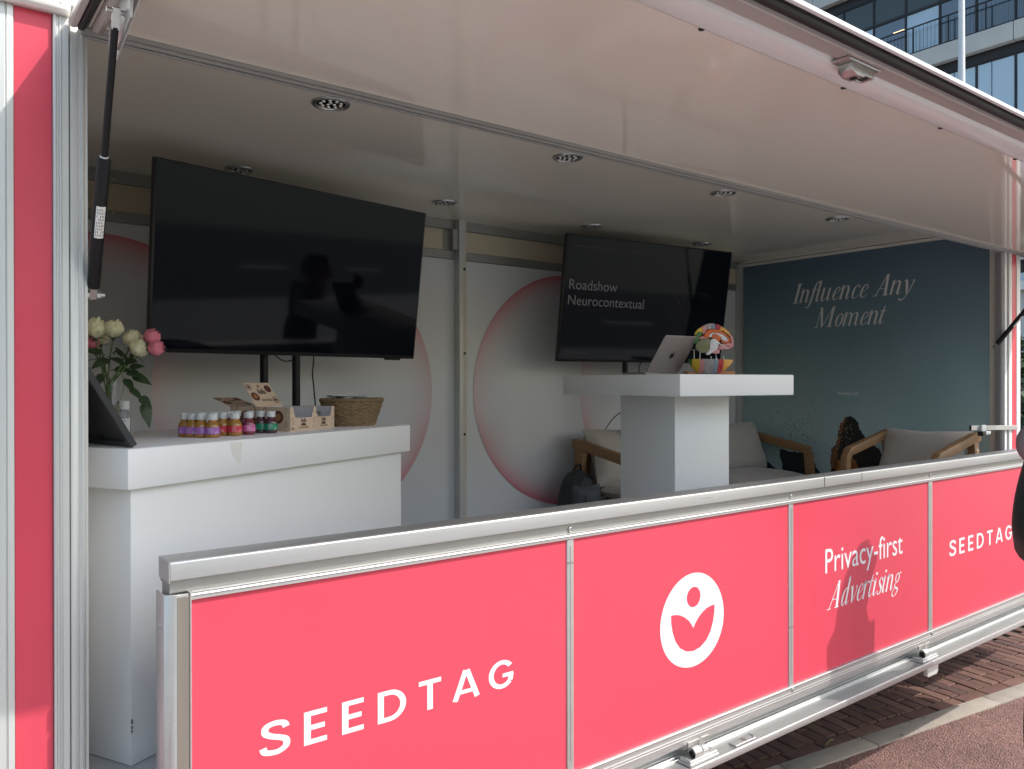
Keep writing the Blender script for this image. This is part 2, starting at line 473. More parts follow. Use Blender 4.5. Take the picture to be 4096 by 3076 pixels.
LG = {  # wide upright capitals of the trailer's word mark
 'S': (0.62, [[(.55, .74, LW), (.5, .87, LW), (.31, .925, LW), (.12, .86, LW), (.1, .69, LW), (.22, .57, LW), (.4, .48, LW), (.54, .38, LW), (.55, .2, LW), (.42, .09, LW), (.28, .075, LW), (.1, .13, LW), (.05, .27, LW)]]),
 'E': (0.56, [[(.08, 0, LW), (.08, 1, LW)], [(.1, .925, LW), (.53, .925, LW)], [(.1, .5, LW), (.48, .5, LW)], [(.1, .075, LW), (.53, .075, LW)]]),
 'D': (0.74, [[(.08, 0, LW), (.08, 1, LW)], [(.1, .925, LW), (.3, .925, LW)] , _arc(.3, .5, .36, .425, 90, -90, LW), [(.1, .075, LW), (.3, .075, LW)]]),
 'T': (0.66, [[(.02, .925, LW), (.64, .925, LW)], [(.33, 0, LW), (.33, .9, LW)]]),
 'A': (0.76, [[(.06, 0, LW), (.37, 1, LW)], [(.41, 1, LW), (.72, 0, LW)], [(.2, .27, LW * .9), (.58, .27, LW * .9)]]),
 'G': (0.78, [_arc(.4, .5, .335, .425, 38, 318, LW, 20), [(.66, .02 + .2, LW), (.70, .46, LW)], [(.42, .45, LW * .9), (.765, .45, LW * .9)]]),
}
def glyphs(s, table, name, m, parent, org, xd, ud, width, cap, shear=0.0, track=0.0, thick=0.0008, label=None):
    xd, ud, org = Vector(xd).normalized(), Vector(ud).normalized(), Vector(org)
    nd = xd.cross(ud)
    runs, x = [], 0.0
    for ch in s:
        if ch == ' ':
            x += 0.24 + track
            continue
        adv, st = table[ch]
        runs += [(x, stroke) for stroke in st]
        x += adv + track
    tot = x - track
    sx = width / tot
    mb = MB()
    for k, (ox, st) in enumerate(runs):
        pts = _spline(st) if len(st) > 2 else st
        lift = thick + 0.00003 * (k % 7)
        L_, R_ = [], []
        for i, p in enumerate(pts):
            a, b = pts[max(i - 1, 0)], pts[min(i + 1, len(pts) - 1)]
            dx, dy = b[0] - a[0], b[1] - a[1]
            d = math.hypot(dx, dy) or 1
            nx, ny = -dy / d * p[2] / 2, dx / d * p[2] / 2
            L_.append((p[0] + nx, p[1] + ny))
            R_.append((p[0] - nx, p[1] - ny))
        def mp(q):
            return org + xd * ((ox + q[0] + q[1] * shear) * sx) + ud * (q[1] * cap) + nd * lift
        vs = [mp(q) for q in L_] + [mp(q) for q in R_]
        n = len(pts)
        mb.add(vs, [(i, i + 1, n + i + 1, n + i) for i in range(n - 1)])
    o = mb.build(name, m, parent)
    for p in o.data.polygons:   # keep every stroke facing out of its panel
        if p.normal.dot(nd) < 0:
            p.flip()
    if label:
        o['label'] = label
    return o

def cyl_prof(r, h, b=0.0):
    return [(r - b, 0), (r, b), (r, h - b), (r - b, h)] if b else [(r, 0), (r, h)]

# ================================================================== ground
def asphalt_mat():
    m = mat('red_asphalt', (0.235, 0.14, 0.122), 0.93, 0, 0.25, 2.2, 0, 1, spot=((0.15, 0.10, 0.09), 2.6, 0.62))
    n, L = m.node_tree.nodes, m.node_tree.links
    b = n["Principled BSDF"]
    tc = [x for x in n if x.type == 'TEX_COORD'][0]
    vo = n.new("ShaderNodeTexVoronoi")
    vo.inputs["Scale"].default_value = 95
    L.new(tc.outputs["Object"], vo.inputs["Vector"])
    src = b.inputs["Base Color"].links[0].from_socket
    mx = n.new("ShaderNodeMix")
    mx.data_type = 'RGBA'
    mx.blend_type = 'MULTIPLY'
    mx.inputs[0].default_value = 0.75
    L.new(src, mx.inputs[6])
    rp = n.new("ShaderNodeValToRGB")
    rp.color_ramp.elements[0].color = (0.45, 0.40, 0.40, 1)
    rp.color_ramp.elements[1].color = (1.9, 1.75, 1.7, 1)
    L.new(vo.outputs["Color"], rp.inputs[0])
    L.new(rp.outputs[0], mx.inputs[7])
    L.new(mx.outputs[2], b.inputs["Base Color"])
    bp = n.new("ShaderNodeBump")
    bp.inputs["Strength"].default_value = 0.9
    bp.inputs["Distance"].default_value = 0.012
    L.new(vo.outputs["Distance"], bp.inputs["Height"])
    L.new(bp.outputs[0], b.inputs["Normal"])
    return m
M['asph'] = asphalt_mat()
M['road'] = mat('pale_concrete_road', (0.44, 0.43, 0.41), 0.9, 0, 0.2, 3, 0.4, 120)
M['brick'] = mat('red_brown_clinker', (0.155, 0.075, 0.058), 0.85, 0, 0.3, 7, 0.3, 140)
M['brick2'] = mat('light_red_clinker', (0.20, 0.105, 0.08), 0.85, 0, 0.25, 7, 0.3, 140)
M['brick3'] = mat('dark_clinker', (0.115, 0.062, 0.052), 0.85, 0, 0.3, 7, 0.3, 140)

KD = Vector((0.990, -0.141, 0))            # along the kerb
KN = Vector((0.141, 0.990, 0))             # from the kerb towards the trailer
K0 = Vector((4.10, 2.495, 0))              # on the kerb's inner edge
def KP(s, t, z):
    p = K0 + KD * s + KN * t
    return (p.x, p.y, z)

g = MB()
g.add([(-300, -300, -0.03), (300, -300, -0.03), (300, 300, -0.03), (-300, 300, -0.03)], [(0, 1, 2, 3)])
o = g.build('ground', 'sand')
o['kind'] = 'structure'

g = MB()   # reddish cycle lane where the photographer stands; its edge to the kerb is ragged
rnd = random.Random(3)
edge = []
s_ = -12.0
while s_ < 26:
    edge.append((s_, -0.118 + rnd.uniform(-0.014, 0.008)))
    s_ += rnd.uniform(0.02, 0.07)
vs = [KP(a, b, 0.004) for a, b in edge] + [KP(a, -2.9, 0.004) for a, b in edge]
n_ = len(edge)
g.add(vs, [(i, i + 1, n_ + i + 1, n_ + i) for i in range(n_ - 1)])
o = g.build('cycle_lane', 'asph')
o['kind'] = 'structure'
g = MB()
g.add([KP(-60, -13.5, 0.001), KP(60, -13.5, 0.001), KP(60, -120, 0.001), KP(-60, -120, 0.001)], [(0, 1, 2, 3)])
o = g.build('verge', 'fol')
o['kind'] = 'structure'
g = MB()
g.add([KP(-60, -2.9, 0), KP(60, -2.9, 0), KP(60, -7.0, 0), KP(-60, -7.0, 0)], [(0, 1, 2, 3)])
o = g.build('pavement', 'road')
o['kind'] = 'structure'
g = MB()
g.add([KP(-60, -7.0, -.01), KP(60, -7.0, -.01), KP(60, -13.5, -.01), KP(-60, -13.5, -.01)], [(0, 1, 2, 3)])
o = g.build('road', mat('dark_road_asphalt', (.085, .085, .09), .9, 0, .2, 3, .3, 120))
o['kind'] = 'structure'
g = MB()
for k in range(-9, 10):
    g.add([KP(k * 4, -9.2, 0.004), KP(k * 4 + 1.6, -9.2, 0.004), KP(k * 4 + 1.6, -9.32, 0.004), KP(k * 4, -9.32, 0.004)], [(0, 1, 2, 3)])
g.add([KP(-50, -3.3, 0.004), KP(50, -3.3, 0.004), KP(50, -3.42, 0.004), KP(-50, -3.42, 0.004)], [(0, 1, 2, 3)])
o = g.build('road_markings', 'white_print')
o['kind'] = 'structure'

# kerb: flush concrete lengths
kerb = MB()
kerb.add([KP(-14, 0.0, -0.02), KP(26, 0.0, -0.02), KP(26, -0.125, -0.02), KP(-14, -0.125, -0.02)], [(0, 1, 2, 3)])
ko = kerb.build('kerb', 'sand')
ko['kind'] = 'structure'
joints = [-14, -12.5, -11.2, -9.5, -8.0, -6.5, -5.0, -3.6, -2.3, -1.15, -0.35, 0.33, 1.55, 2.62, 3.7, 4.8, 5.9, 7.0, 8.2, 10, 12, 14, 17, 20, 23, 26]
for a, b in zip(joints, joints[1:]):
    q = MB()
    j0, j1 = rnd.uniform(-.02, .02), rnd.uniform(-.02, .02)
    pts = [(a + .004, 0.0), (b - .004, 0.0), (b - .004 + j1, -0.122), (a + .004 + j1, -0.122)]
    q.prism(pts, lambda s, t: KP(s, t, -0.02), (0, 0, 0.034))
    q.build('kerb_stone', 'kerb', ko, bevel=0.004)

# brick pavement
pv = MB()
pv.add([KP(-12, 0.002, -0.012), KP(26, 0.002, -0.012), KP(26, 9, -0.012), KP(-12, 9, -0.012)], [(0, 1, 2, 3)])
po = pv.build('brick_pavement', 'sand')
po['kind'] = 'structure'
bmesh_cache = []
for v in range(6):
    q = MB()
    q.box(-.128, .128, -.0425, .0425, -.03, 0)
    bmesh_cache.append(q.mesh('brick', ['brick', 'brick2', 'brick3', 'brick', 'brick2', 'brick'][v], smooth=35, bevel=0.005, seg=1))
def brick(s, t, ang, name='brick'):
    o = bpy.data.objects.new('brick', rnd.choice(bmesh_cache))
    COL.objects.link(o)
    o.parent = po
    p = KP(s, t, 0.006 + rnd.uniform(-.003, .004))
    o.location = p
    o.rotation_euler = (rnd.uniform(-.012, .012), rnd.uniform(-.012, .012), math.atan2(KD.y, KD.x) + ang + rnd.uniform(-.02, .02))
    return o
s_ = -0.9
while s_ < 6.8:       # edge course beside the kerb
    brick(s_, 0.049, 0)
    s_ += 0.266
hb = MB()
hb.box(-.062, .062, -.0425, .0425, -.03, 0)
half_brick = hb.mesh('brick', 'brick', smooth=35, bevel=0.005, seg=1)
row = 0
s_ = -0.9
while s_ < 6.4:       # field, laid across the kerb in half bond
    nb = 2 if s_ < 3.6 else 3
    if row % 2:
        o = brick(s_, 0.098 + .0665, R(90))
        o.data = half_brick
    for k in range(nb):
        brick(s_, 0.098 + (.133 if row % 2 == 0 else .266) + k * .266, R(90))
    row += 1
    s_ += 0.0925
# grass, moss and litter in the joints
q = MB()
for k in range(420):
    s0, t0 = rnd.uniform(-.8, 6.0), rnd.choice([0.0, 0.0, 0.094, 0.094, rnd.uniform(0.1, .7)]) + rnd.gauss(0, .006)
    for _ in range(rnd.randint(1, 4)):
        a = rnd.uniform(0, 6.28)
        l = rnd.uniform(.012, .05)
        p = Vector(KP(s0 + rnd.gauss(0, .012), t0 + rnd.gauss(0, .005), .004))
        d = Vector((math.cos(a), math.sin(a), rnd.uniform(.15, .7))) * l
        sd = Vector((-math.sin(a), math.cos(a), 0)) * rnd.uniform(.0012, .0028)
        q.add([p - sd, p + sd, p + d + Vector((0, 0, -.2 * l))], [(0, 1, 2)])
for (s0, t0, a, l) in ((0.15, .20, 1.3, .16), (-.35, .3, .5, .1), (.75, .16, 2.2, .09), (1.6, .3, 1.0, .07), (0.05, .02, .1, .1)):
    p = Vector(KP(s0, t0, .02))
    d = Vector((math.cos(a), math.sin(a), 0)) * l
    q.tube([p, p + d * .5 + Vector((.01, 0, .01)), p + d], .004, 5)
for k in range(46):
    s0, t0 = rnd.uniform(-.9, 4.5), rnd.choice([rnd.uniform(-.9, .6), rnd.gauss(-.13, .02), rnd.gauss(.05, .05)])
    p = Vector(KP(s0, t0, .016 if t0 > -.13 else .008))
    a = rnd.uniform(0, 6.28)
    d = Vector((math.cos(a), math.sin(a), 0)) * rnd.uniform(.006, .018)
    e_ = Vector((-math.sin(a), math.cos(a), 0)) * rnd.uniform(.003, .008)
    z_ = Vector((0, 0, rnd.uniform(.002, .008)))
    q.add([p - d, p - e_ + z_, p + d, p + e_ + z_ * .4], [(0, 1, 2, 3)])
wo = q.build('joint_weeds', 'weed')
wo['kind'] = 'stuff'

# ================================================================== trailer
YO, YB, XE, ZF, ZC, ZH = 2.10, 4.127, 5.534, 1.10, 3.082, 2.912
XL = 0.338
T = thing('promo_trailer', 'coral pink and white show trailer with its side flap raised and pink hatch panel below', 'trailer', (2.7, 3.1, 0), world=True)

# --- left outer skin
q = MB(); q.box(-2.6, .158, YO + .004, YO + .03, .66, 3.2); q.box(.158, .345, YO + .012, YO + .03, .66, 3.2)
q.build('outer_wall', 'alu_v', T)
q = MB()
q.extr_z([(.158, YO + .012), (.158, YO - .004), (.178, YO - .006), (.1795, YO - .002), (.181, YO - .006), (.1945, YO - .004), (.1945, YO + .012)], .66, 2.93)
q.build('edge_profile', 'alu_v', T, bevel=.001, seg=1)
q = MB(); q.box(.1955, .2695, YO + .001, YO + .012, .66, 2.93)
q.build('pink_stripe', 'pink', T)
q = MB()
q.extr_z([(.271, YO + .012), (.271, YO - .010), (.2765, YO - .012), (.278, YO - .006), (.283, YO - .006), (.284, YO - .009), (.288, YO - .009), (.289, YO - .005), (.3035, YO - .005), (.3045, YO + .012)], .66, 2.93)
q.build('edge_profile', 'alu_v', T, bevel=.001, seg=1)
q = MB()
q.extr_z([(.3065, YO + .012), (.3065, YO + .001), (.3235, YO + .001), (.325, YO + .004), (.327, YO + .001), (.329, YO + .004), (.331, YO + .001), (.338, YO + .004), (.338, YO + .10), (.325, YO + .10), (.325, YO + .012)], .66, 2.931)
q.build('door_jamb', 'alu_v', T, bevel=.001, seg=1)
q = MB(); q.box(.15, .335, YO + .102, YB + .05, .7, ZC)
q.build('left_end_wall', 'cream_m', T)

# --- header over the wall, roof
q = MB()
prof = [(YO + .02, 2.933), (YO - .020, 2.929), (YO - .030, 2.937), (YO - .035, 2.951), (YO - .030, 2.966), (YO - .030, 2.996), (YO - .027, 2.999), (YO - .030, 3.002), (YO - .030, 3.10), (YO - .01, 3.14), (YO + .02, 3.14)]
q.extr_x(prof, -2.6, .304)
q.build('roof_edge_profile', 'white_frame', T, bevel=.003)
q = MB()
for (x, z) in ((.262, 2.985), (.274, 2.952), (.284, 2.951)):
    q.lathe([(.0055, 0), (.005, .003), (.0025, .004), (.0022, .001), (0, .001)], (x, YO - (.0305 if z > 2.95 else .0345), z), 10, ax=(0, -1, 0))
each(q, 'screw', 'steel', T, smooth=40)
q = MB()
q.extr_x([(YO - .02, 2.955), (YO - .03, 3.10), (YO + .02, 3.17), (YB + .1, 3.17), (YB + .1, 3.12), (YO + .02, 3.12), (YO + .02, 2.955)], .305, 5.96)
q.box(-2.6, .3045, YO + .021, YB + .1, 3.12, 3.169)
q.build('roof', 'white_frame', T)

# --- interior shell
q = MB(); q.box(.30, XE + .03, YO + .06, YB + .02, ZC, ZC + .02)
q.build('ceiling', 'cream', T)
q = MB(); q.box(.30, XE + .2, YO + .022, YO + .058, ZH + .005, ZC + .02)
q.build('front_beam', 'cream_m', T)
q = MB(); q.box(.30, XE + .03, YO + .03, YB + .02, ZF - .05, ZF)
q.build('floor', 'lino', T)
q = MB()
q.box(.30, XE + .03, YB, YB + .04, ZF, 2.841)
wb = q.build('back_wall', 'wallw', T)
q = MB(); q.box(2.19, 2.1915, YB - .0015, YB, ZF, 2.84); q.box(4.2, 4.2015, YB - .0015, YB, ZF, 2.84)
each(q, 'panel_seam', 'alu_d', wb)
q = MB(); q.box(.335, 2.70, YB - .012, YB + .04, 2.843, 2.893); q.box(2.762, XE, YB - .012, YB + .04, 2.843, 2.893)
rl = each(q, 'wall_rail', 'alu_d', T, bevel=.002, seg=1)
q = MB(); q.box(.335, 2.70, YB - .004, YB + .04, 2.895, 3.022); q.box(2.762, XE, YB - .004, YB + .04, 2.895, 3.022)
each(q, 'frieze_panel', 'beige', T)
q = MB(); q.box(.335, 2.70, YB - .014, YB + .04, 3.024, ZC + .001); q.box(2.762, XE, YB - .014, YB + .04, 3.024, ZC + .001)
each(q, 'wall_rail', 'alu_d', T, bevel=.002, seg=1)
q = MB(); q.box(2.62, 2.70, YB - .012, YB - .0045, 2.897, 3.020); q.box(2.66, 2.70, YB - .05, YB - .0125, 2.897, 3.020)
q.build('rail_bracket', 'alu_d', T, bevel=.001, seg=1)
q = MB()
for x in [.5 + .28 * k for k in range(18)]:
    if abs(x - 2.73) > .06:
        q.lathe([(.007, 0), (.005, .003), (0, .003)], (x, YB - .012, 2.884), 8, ax=(0, -1, 0))
        if int(x * 10) % 2:
            q.lathe([(.008, 0), (.006, .004), (0, .004)], (x, YB - .014, 3.04), 8, ax=(0, -1, 0))
q.build('rivet', 'steel', T, smooth=40, kind='stuff')
q = MB(); q.box(2.700, 2.730, YB - .06, YB + .02, ZF, ZC)
post = q.build('wall_post', 'alu_v', T, bevel=.002, seg=1)
q = MB(); q.box(2.7305, 2.762, YB - .045, YB + .02, ZF, ZC)
q.build('post_flange', mat('cream_painted_post', (0.66, .62, .54), .4), post, bevel=.002, seg=1)
for z in (2.782, 2.262, 1.762):
    q = MB(); q.lathe([(.0085, 0), (.0085, .003), (.003, .0035), (0, .0035)], (2.746, YB - .046, z), 12, ax=(0, -1, 0))
    q.build('bolt_hole', 'black', post, smooth=40)

# printed discs on the back wall
def disc_mat(name, e, mid, cen):
    return ramp_mat(name, 0, [(0.0, cen), (0.45, mid), (0.80, mid), (0.93, e[0]), (1.0, e[1])], 0.42, .35, lo=0, hi=.795, radial=True)
def disc_print_mat(name, seed):
    """a pale disc with a coral rim that is strongest at the top left and bottom, and a soft grey cloud in it"""
    m = bpy.data.materials.new(name)
    m.use_nodes = True
    n, L = m.node_tree.nodes, m.node_tree.links
    b = n["Principled BSDF"]
    b.inputs["Roughness"].default_value = .42
    _in(b, "Specular IOR Level", .35)
    tc = n.new("ShaderNodeTexCoord")
    ln = n.new("ShaderNodeVectorMath"); ln.operation = 'LENGTH'
    L.new(tc.outputs["Object"], ln.inputs[0])
    sp = n.new("ShaderNodeSeparateXYZ")
    L.new(tc.outputs["Object"], sp.inputs[0])
    rim = n.new("ShaderNodeMapRange"); rim.inputs[1].default_value = .44; rim.inputs[2].default_value = .795
    L.new(ln.outputs["Value"], rim.inputs[0])
    pw = n.new("ShaderNodeMath"); pw.operation = 'POWER'; pw.inputs[1].default_value = 3.6
    L.new(rim.outputs[0], pw.inputs[0])
    zz = n.new("ShaderNodeMath"); zz.operation = 'ABSOLUTE'
    L.new(sp.outputs[2], zz.inputs[0])
    zr = n.new("ShaderNodeMapRange"); zr.inputs[1].default_value = .1; zr.inputs[2].default_value = .72; zr.inputs[3].default_value = .30; zr.inputs[4].default_value = 1.0
    L.new(zz.outputs[0], zr.inputs[0])
    ml = n.new("ShaderNodeMath"); ml.operation = 'MULTIPLY'
    L.new(pw.outputs[0], ml.inputs[0]); L.new(zr.outputs[0], ml.inputs[1])
    nz = n.new("ShaderNodeTexNoise"); nz.noise_dimensions = '4D'; nz.inputs["W"].default_value = seed; nz.inputs["Scale"].default_value = 1.3; nz.inputs["Detail"].default_value = 1
    L.new(tc.outputs["Object"], nz.inputs["Vector"])
    cr = n.new("ShaderNodeValToRGB")
    cr.color_ramp.elements[0].position = .30; cr.color_ramp.elements[0].color = (.62, .63, .66, 1)
    cr.color_ramp.elements[1].position = .62; cr.color_ramp.elements[1].color = (.83, .84, .86, 1)
    L.new(nz.outputs[0], cr.inputs[0])
    mx = n.new("ShaderNodeMix"); mx.data_type = 'RGBA'
    L.new(ml.outputs[0], mx.inputs[0]); L.new(cr.outputs[0], mx.inputs[6]); mx.inputs[7].default_value = (.70, .14, .18, 1)
    L.new(mx.outputs[2], b.inputs["Base Color"])
    return m
for i, (cx, cz) in enumerate(((.70, 2.0), (1.743, 2.03), (3.637, 2.03), (4.537, 2.03))):
    q = MB()
    N_ = 96
    y = -0.002 - .0008 * i
    pts = []
    for k in range(N_):
        a = 2 * math.pi * k / N_
        x = cx + .795 * math.cos(a)
        pts.append((min(max(x, .337), XE - .002) - cx, y, .785 * math.sin(a)))
    q.add(pts, [tuple(range(N_))])
    o = q.build('printed_disc', disc_print_mat('coral_rim_disc_print', i * 3.1 + 1), None)
    o.parent = wb
    o.location = Vector((cx, YB, cz)) - OFF[T.name]

# --- right end wall with the printed graphic
q = MB(); q.box(XE, XE + .03, YO + .02, YB + .02, ZF, ZC + .02)
q.build('right_end_wall', 'cream_m', T)
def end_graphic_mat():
    return ramp_mat('slate_blue_print_and_light', 2, [(0.0, (.54, .69, .70)), (.35, (.41, .575, .60)), (.7, (.20, .315, .37)), (1.0, (.105, .16, .215))], .38, .4, lo=1.25, hi=3.15)  # mostly the print's own gradient, with the wall's light falloff painted in
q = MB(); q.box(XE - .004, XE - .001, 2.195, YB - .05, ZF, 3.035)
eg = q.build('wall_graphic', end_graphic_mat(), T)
q = MB(); q.box(XE - .012, XE - .0005, 2.195, YB - .048, 3.037, 3.058); q.box(XE - .008, XE - .0005, 2.14, YB - .048, 3.064, ZC - .001)
each(q, 'ceiling_trim', 'cream_m', T)
q = MB(); q.box(XE - .002, XE - .0005, 2.195, YB - .048, 3.0585, 3.0635)
q.build('trim_gap', 'black', T)
q = MB(); q.box(XE - .05, XE - .0005, YB - .047, YB - .0005, ZF, 3.058)
q.build('corner_post', 'alu_v', T, bevel=.003)
q = MB()
for z in (2.62, 2.05, 1.77):
    q.lathe([(.006, 0), (.005, .003), (0, .003)], (XE - .0005, 2.135, z), 8, ax=(-1, 0, 0))
each(q, 'screw', 'steel', T, smooth=40)
XG = XE - .0045
M['grey_print'] = mat('pale_grey_print', (.86, .84, .82), .5, 0, .02, 3)
glyphs('Influence Any', GL, 'lettering', 'grey_print', eg, (XG, 3.615, 2.697), (0, -1, 0), (0, 0, 1), .93, .150, shear=.24, track=.035)
glyphs('Moment', GL, 'lettering', 'grey_print', eg, (XG, 3.425, 2.497), (0, -1, 0), (0, 0, 1), .545, .150, shear=.24, track=.035)
text('Seedtag.com', 'lettering', 'grey_print', eg, (XG, 3.243, 1.990), (0, -1, 0), (0, 0, 1), .172, .024, weight=.01)
# printed woman seen from behind, with spray of drops
M['fig_dark'] = mat('dark_figure_print', (.018, .014, .014), .45, 0, .3, 14)
M['fig_hair'] = mat('brown_curl_print', (.26, .11, .045), .45, 0, .7, 60)
M['fig_glow'] = mat('amber_cloth_print', (.50, .20, .04), .45, 0, .6, 9)
M['drop_l'] = mat('pale_drop_print', (.62, .52, .40), .5, 0, .3, 50)
M['drop_d'] = mat('dark_drop_print', (.03, .04, .045), .5, 0, .3, 50)
def flat_print(name, poly, m, lift, jag=0.0):
    rr = random.Random(len(poly) * 31 + int(lift * 1e6))
    pts = []
    for i, a in enumerate(poly):
        b = poly[(i + 1) % len(poly)]
        n = 6 if jag else 1
        for k in range(n):
            t = k / n
            pts.append((a[0] + (b[0] - a[0]) * t + rr.gauss(0, jag), a[1] + (b[1] - a[1]) * t + rr.gauss(0, jag)))
    q = MB()
    q.add([(XG - lift, y, z) for y, z in pts], [tuple(range(len(pts)))])
    o = q.build(name, m, eg)
    for p in o.data.polygons:
        if p.normal.x > 0:
            p.flip()
    return o
flat_print('printed_figure', [(3.13, 1.832), (3.175, 1.825), (3.215, 1.775), (3.238, 1.69), (3.25, 1.62), (3.285, 1.58), (3.295, 1.44), (3.33, 1.25), (2.60, 1.25), (2.78, 1.42), (2.863, 1.514), (2.932, 1.606), (3.002, 1.655), (3.043, 1.697), (3.079, 1.784), (3.10, 1.818)], 'fig_dark', .0006, .004)
flat_print('printed_hair', [(3.17, 1.825), (3.214, 1.775), (3.237, 1.69), (3.25, 1.62), (3.287, 1.58), (3.297, 1.45), (3.26, 1.43), (3.235, 1.53), (3.222, 1.63), (3.205, 1.72), (3.185, 1.78)], 'fig_hair', .0010, .006)
flat_print('printed_cloth', [(3.26, 1.25), (3.25, 1.49), (3.20, 1.525), (3.168, 1.53), (3.12, 1.52), (3.095, 1.506), (3.06, 1.40), (3.05, 1.25)], 'fig_glow', .0010, .003)
flat_print('printed_splash', [(3.745, 1.556), (3.64, 1.54), (3.50, 1.527), (3.44, 1.47), (3.36, 1.36), (3.33, 1.25), (3.72, 1.25), (3.70, 1.38)], 'drop_d', .0006, .006)
flat_print('printed_splash', [(3.94, 1.455), (3.86, 1.44), (3.75, 1.39), (3.72, 1.25), (3.96, 1.25)], 'drop_d', .0007, .004)
rr = random.Random(11)
for nm, cnt, m in (('printed_spray', 900, 'drop_l'), ('printed_spray', 620, 'drop_d')):
    q = MB()
    for k in range(cnt):
        if m == 'drop_l':
            t = rr.random() ** 1.2
            y = 3.74 - .42 * t + rr.gauss(0, .09)
            z = 2.24 - .62 * t + rr.gauss(0, .09)
            if rr.random() < .09:
                y, z = rr.gauss(3.17, .05), rr.gauss(1.70, .09)
        else:
            y, z = rr.gauss(3.58, .13), rr.gauss(1.66, .13)
        if not (2.2 < y < 4.05 and 1.26 < z < 2.4):
            continue
        s = (rr.uniform(.0012, .0040) if m == 'drop_l' else rr.uniform(.0010, .0036)) * (1.8 if rr.random() < .10 else 1)
        a0 = rr.uniform(0, 6.28)
        n = 6
        q.add([(XG - .0014 - .00001 * (k % 40), y + s * math.cos(a0 + 6.283 * i / n) * rr.uniform(.6, 1.3), z + s * math.sin(a0 + 6.283 * i / n) * rr.uniform(.6, 1.3)) for i in range(n)], [tuple(range(n))])
    o = q.build(nm, m, eg, kind='stuff')
    for p in o.data.polygons:
        if p.normal.x > 0:
            p.flip()

# --- right outer pillar strips
def strip(name, x0, x1, m, y0, d=.02):
    q = MB(); q.box(x0, x1, y0, y0 + d, .66, 2.90)
    return q.build(name, m, T, bevel=.001, seg=1)
M['alu_w'] = mat('bright_white_aluminium_strip', (.80, .81, .80), .4, .0, .03, 4, stretch=(6, 6, .4))
M['grey_s'] = mat('grey_rubber_strip', (.27, .26, .27), .6, 0, .1, 4, stretch=(6, 6, .4))
strip('pillar_gap', 5.499, 5.511, 'grey_s', YO + .020, .03)
strip('pillar_strip', 5.512, 5.541, 'alu_w', YO - .002)
strip('pillar_strip', 5.543, 5.572, 'grey_s', YO + .010)
strip('pillar_strip', 5.574, 5.615, 'alu_w', YO - .004)
strip('pink_stripe', 5.617, 5.693, 'pink', YO + .001)
strip('pillar_strip', 5.695, 5.752, 'alu_w', YO - .002)
q = MB(); q.box(5.565, 5.7515, YO + .021, YB + .06, .66, 3.119)
q.build('outer_end_wall', 'white_frame', T)

# --- ceiling spots
def spot(x, y):
    q = MB()
    q.lathe([(.068, 0), (.066, -.006), (.056, -.008), (.052, -.004), (.050, .004)], (x, y, ZC - .001), 28)
    r_ = q.build('ceiling_light', 'steel', T, smooth=40)
    q = MB(); q.lathe([(.050, .0), (0, .0)], (x, y, ZC - .0035), 28)
    q.build('lamp_reflector', 'blackm', r_, smooth=40)
    q = MB()
    for k in range(12):
        ra, an = (.036, k * 2 * math.pi / 9) if k < 9 else (.013, (k - 9) * 2.094)
        q.lathe([(.0085, 0), (.007, -.004), (.0, -.006)], (x + ra * math.cos(an), y + ra * math.sin(an), ZC - .004), 7)
    each(q, 'led_lens', M['lens'], r_, smooth=60)

for x in (1.247, 2.378, 3.49, 4.576):
    spot(x, 3.73)
for x in (1.213, 2.339, 3.433, 4.535):
    spot(x, 2.655)

# --- hinge and raised flap (awning)
q = MB()
q.extr_x([(YO + .02, ZH + .012), (YO + .02, ZH - .012), (YO + .012, ZH - .014), (YO + .010, ZH - .008), (YO + .002, ZH - .008), (YO, ZH - .014), (YO - .012, ZH - .014), (YO - .014, ZH - .006), (YO - .022, ZH - .006), (YO - .024, ZH - .010), (YO - .032, ZH - .010), (YO - .034, ZH + .012)], .33, 5.95)
q.build('hinge_profile', 'alu_d', T, bevel=.001, seg=1)
q = MB()
q.prism([(.998, ZH), (.998, ZH + .001), (1.10, ZH + .012), (YO - .014, ZH + .012), (YO - .014, ZH + .008), (YO - .036, ZH)], lambda y, z: (.302, y, z), (5.648, 0, 0))
aw = q.build('side_flap', 'cream', T)
q = MB()   # outer frame of the flap, hanging below the sheet
q.extr_x([(1.196, ZH - .0005), (1.190, ZH - .018), (1.176, ZH - .026), (1.135, ZH - .026), (1.115, ZH - .018), (1.108, ZH - .004), (1.105, ZH - .0005)], .345, 5.945)
q.build('flap_frame', 'white_frame', aw, bevel=.004)
M['taupe'] = mat('taupe_grey_profile', (.50, .455, .425), .4, .0, .05, 4, spot=((.10, .09, .08), 4, .76))
q = MB()
q.extr_x([(1.103, ZH - .0005), (1.103, ZH - .012), (1.094, ZH - .015), (1.064, ZH - .015), (1.056, ZH - .022), (1.046, ZH - .022), (1.042, ZH - .010), (1.040, ZH - .0005)], .345, 5.945)
q.build('flap_frame', 'taupe', aw, bevel=.002, seg=1)
q = MB(); q.tube([(.32, 1.024, ZH - .010), (5.946, 1.024, ZH - .010)], .0135, 12)
q.build('flap_seal', 'rubber', aw, smooth=60)
q = MB(); q.box(.3, 5.952, .993, .9975, ZH - .010, ZH + .0015); q.box(.3, 5.952, .9977, 1.004, ZH - .010, ZH - .004)
q.build('flap_edge', 'white_frame', aw, bevel=.001, seg=1)
q = MB()   # left side frame
q.prism([(.3, ZH - .0005), (.3, ZH - .016), (.303, ZH - .018), (.314, ZH - .018), (.316, ZH - .0005)], lambda x, z: (x, 1.006, z), (0, YO - .045 - 1.006, 0))
q.build('flap_edge', 'taupe', aw, bevel=.002, seg=1)
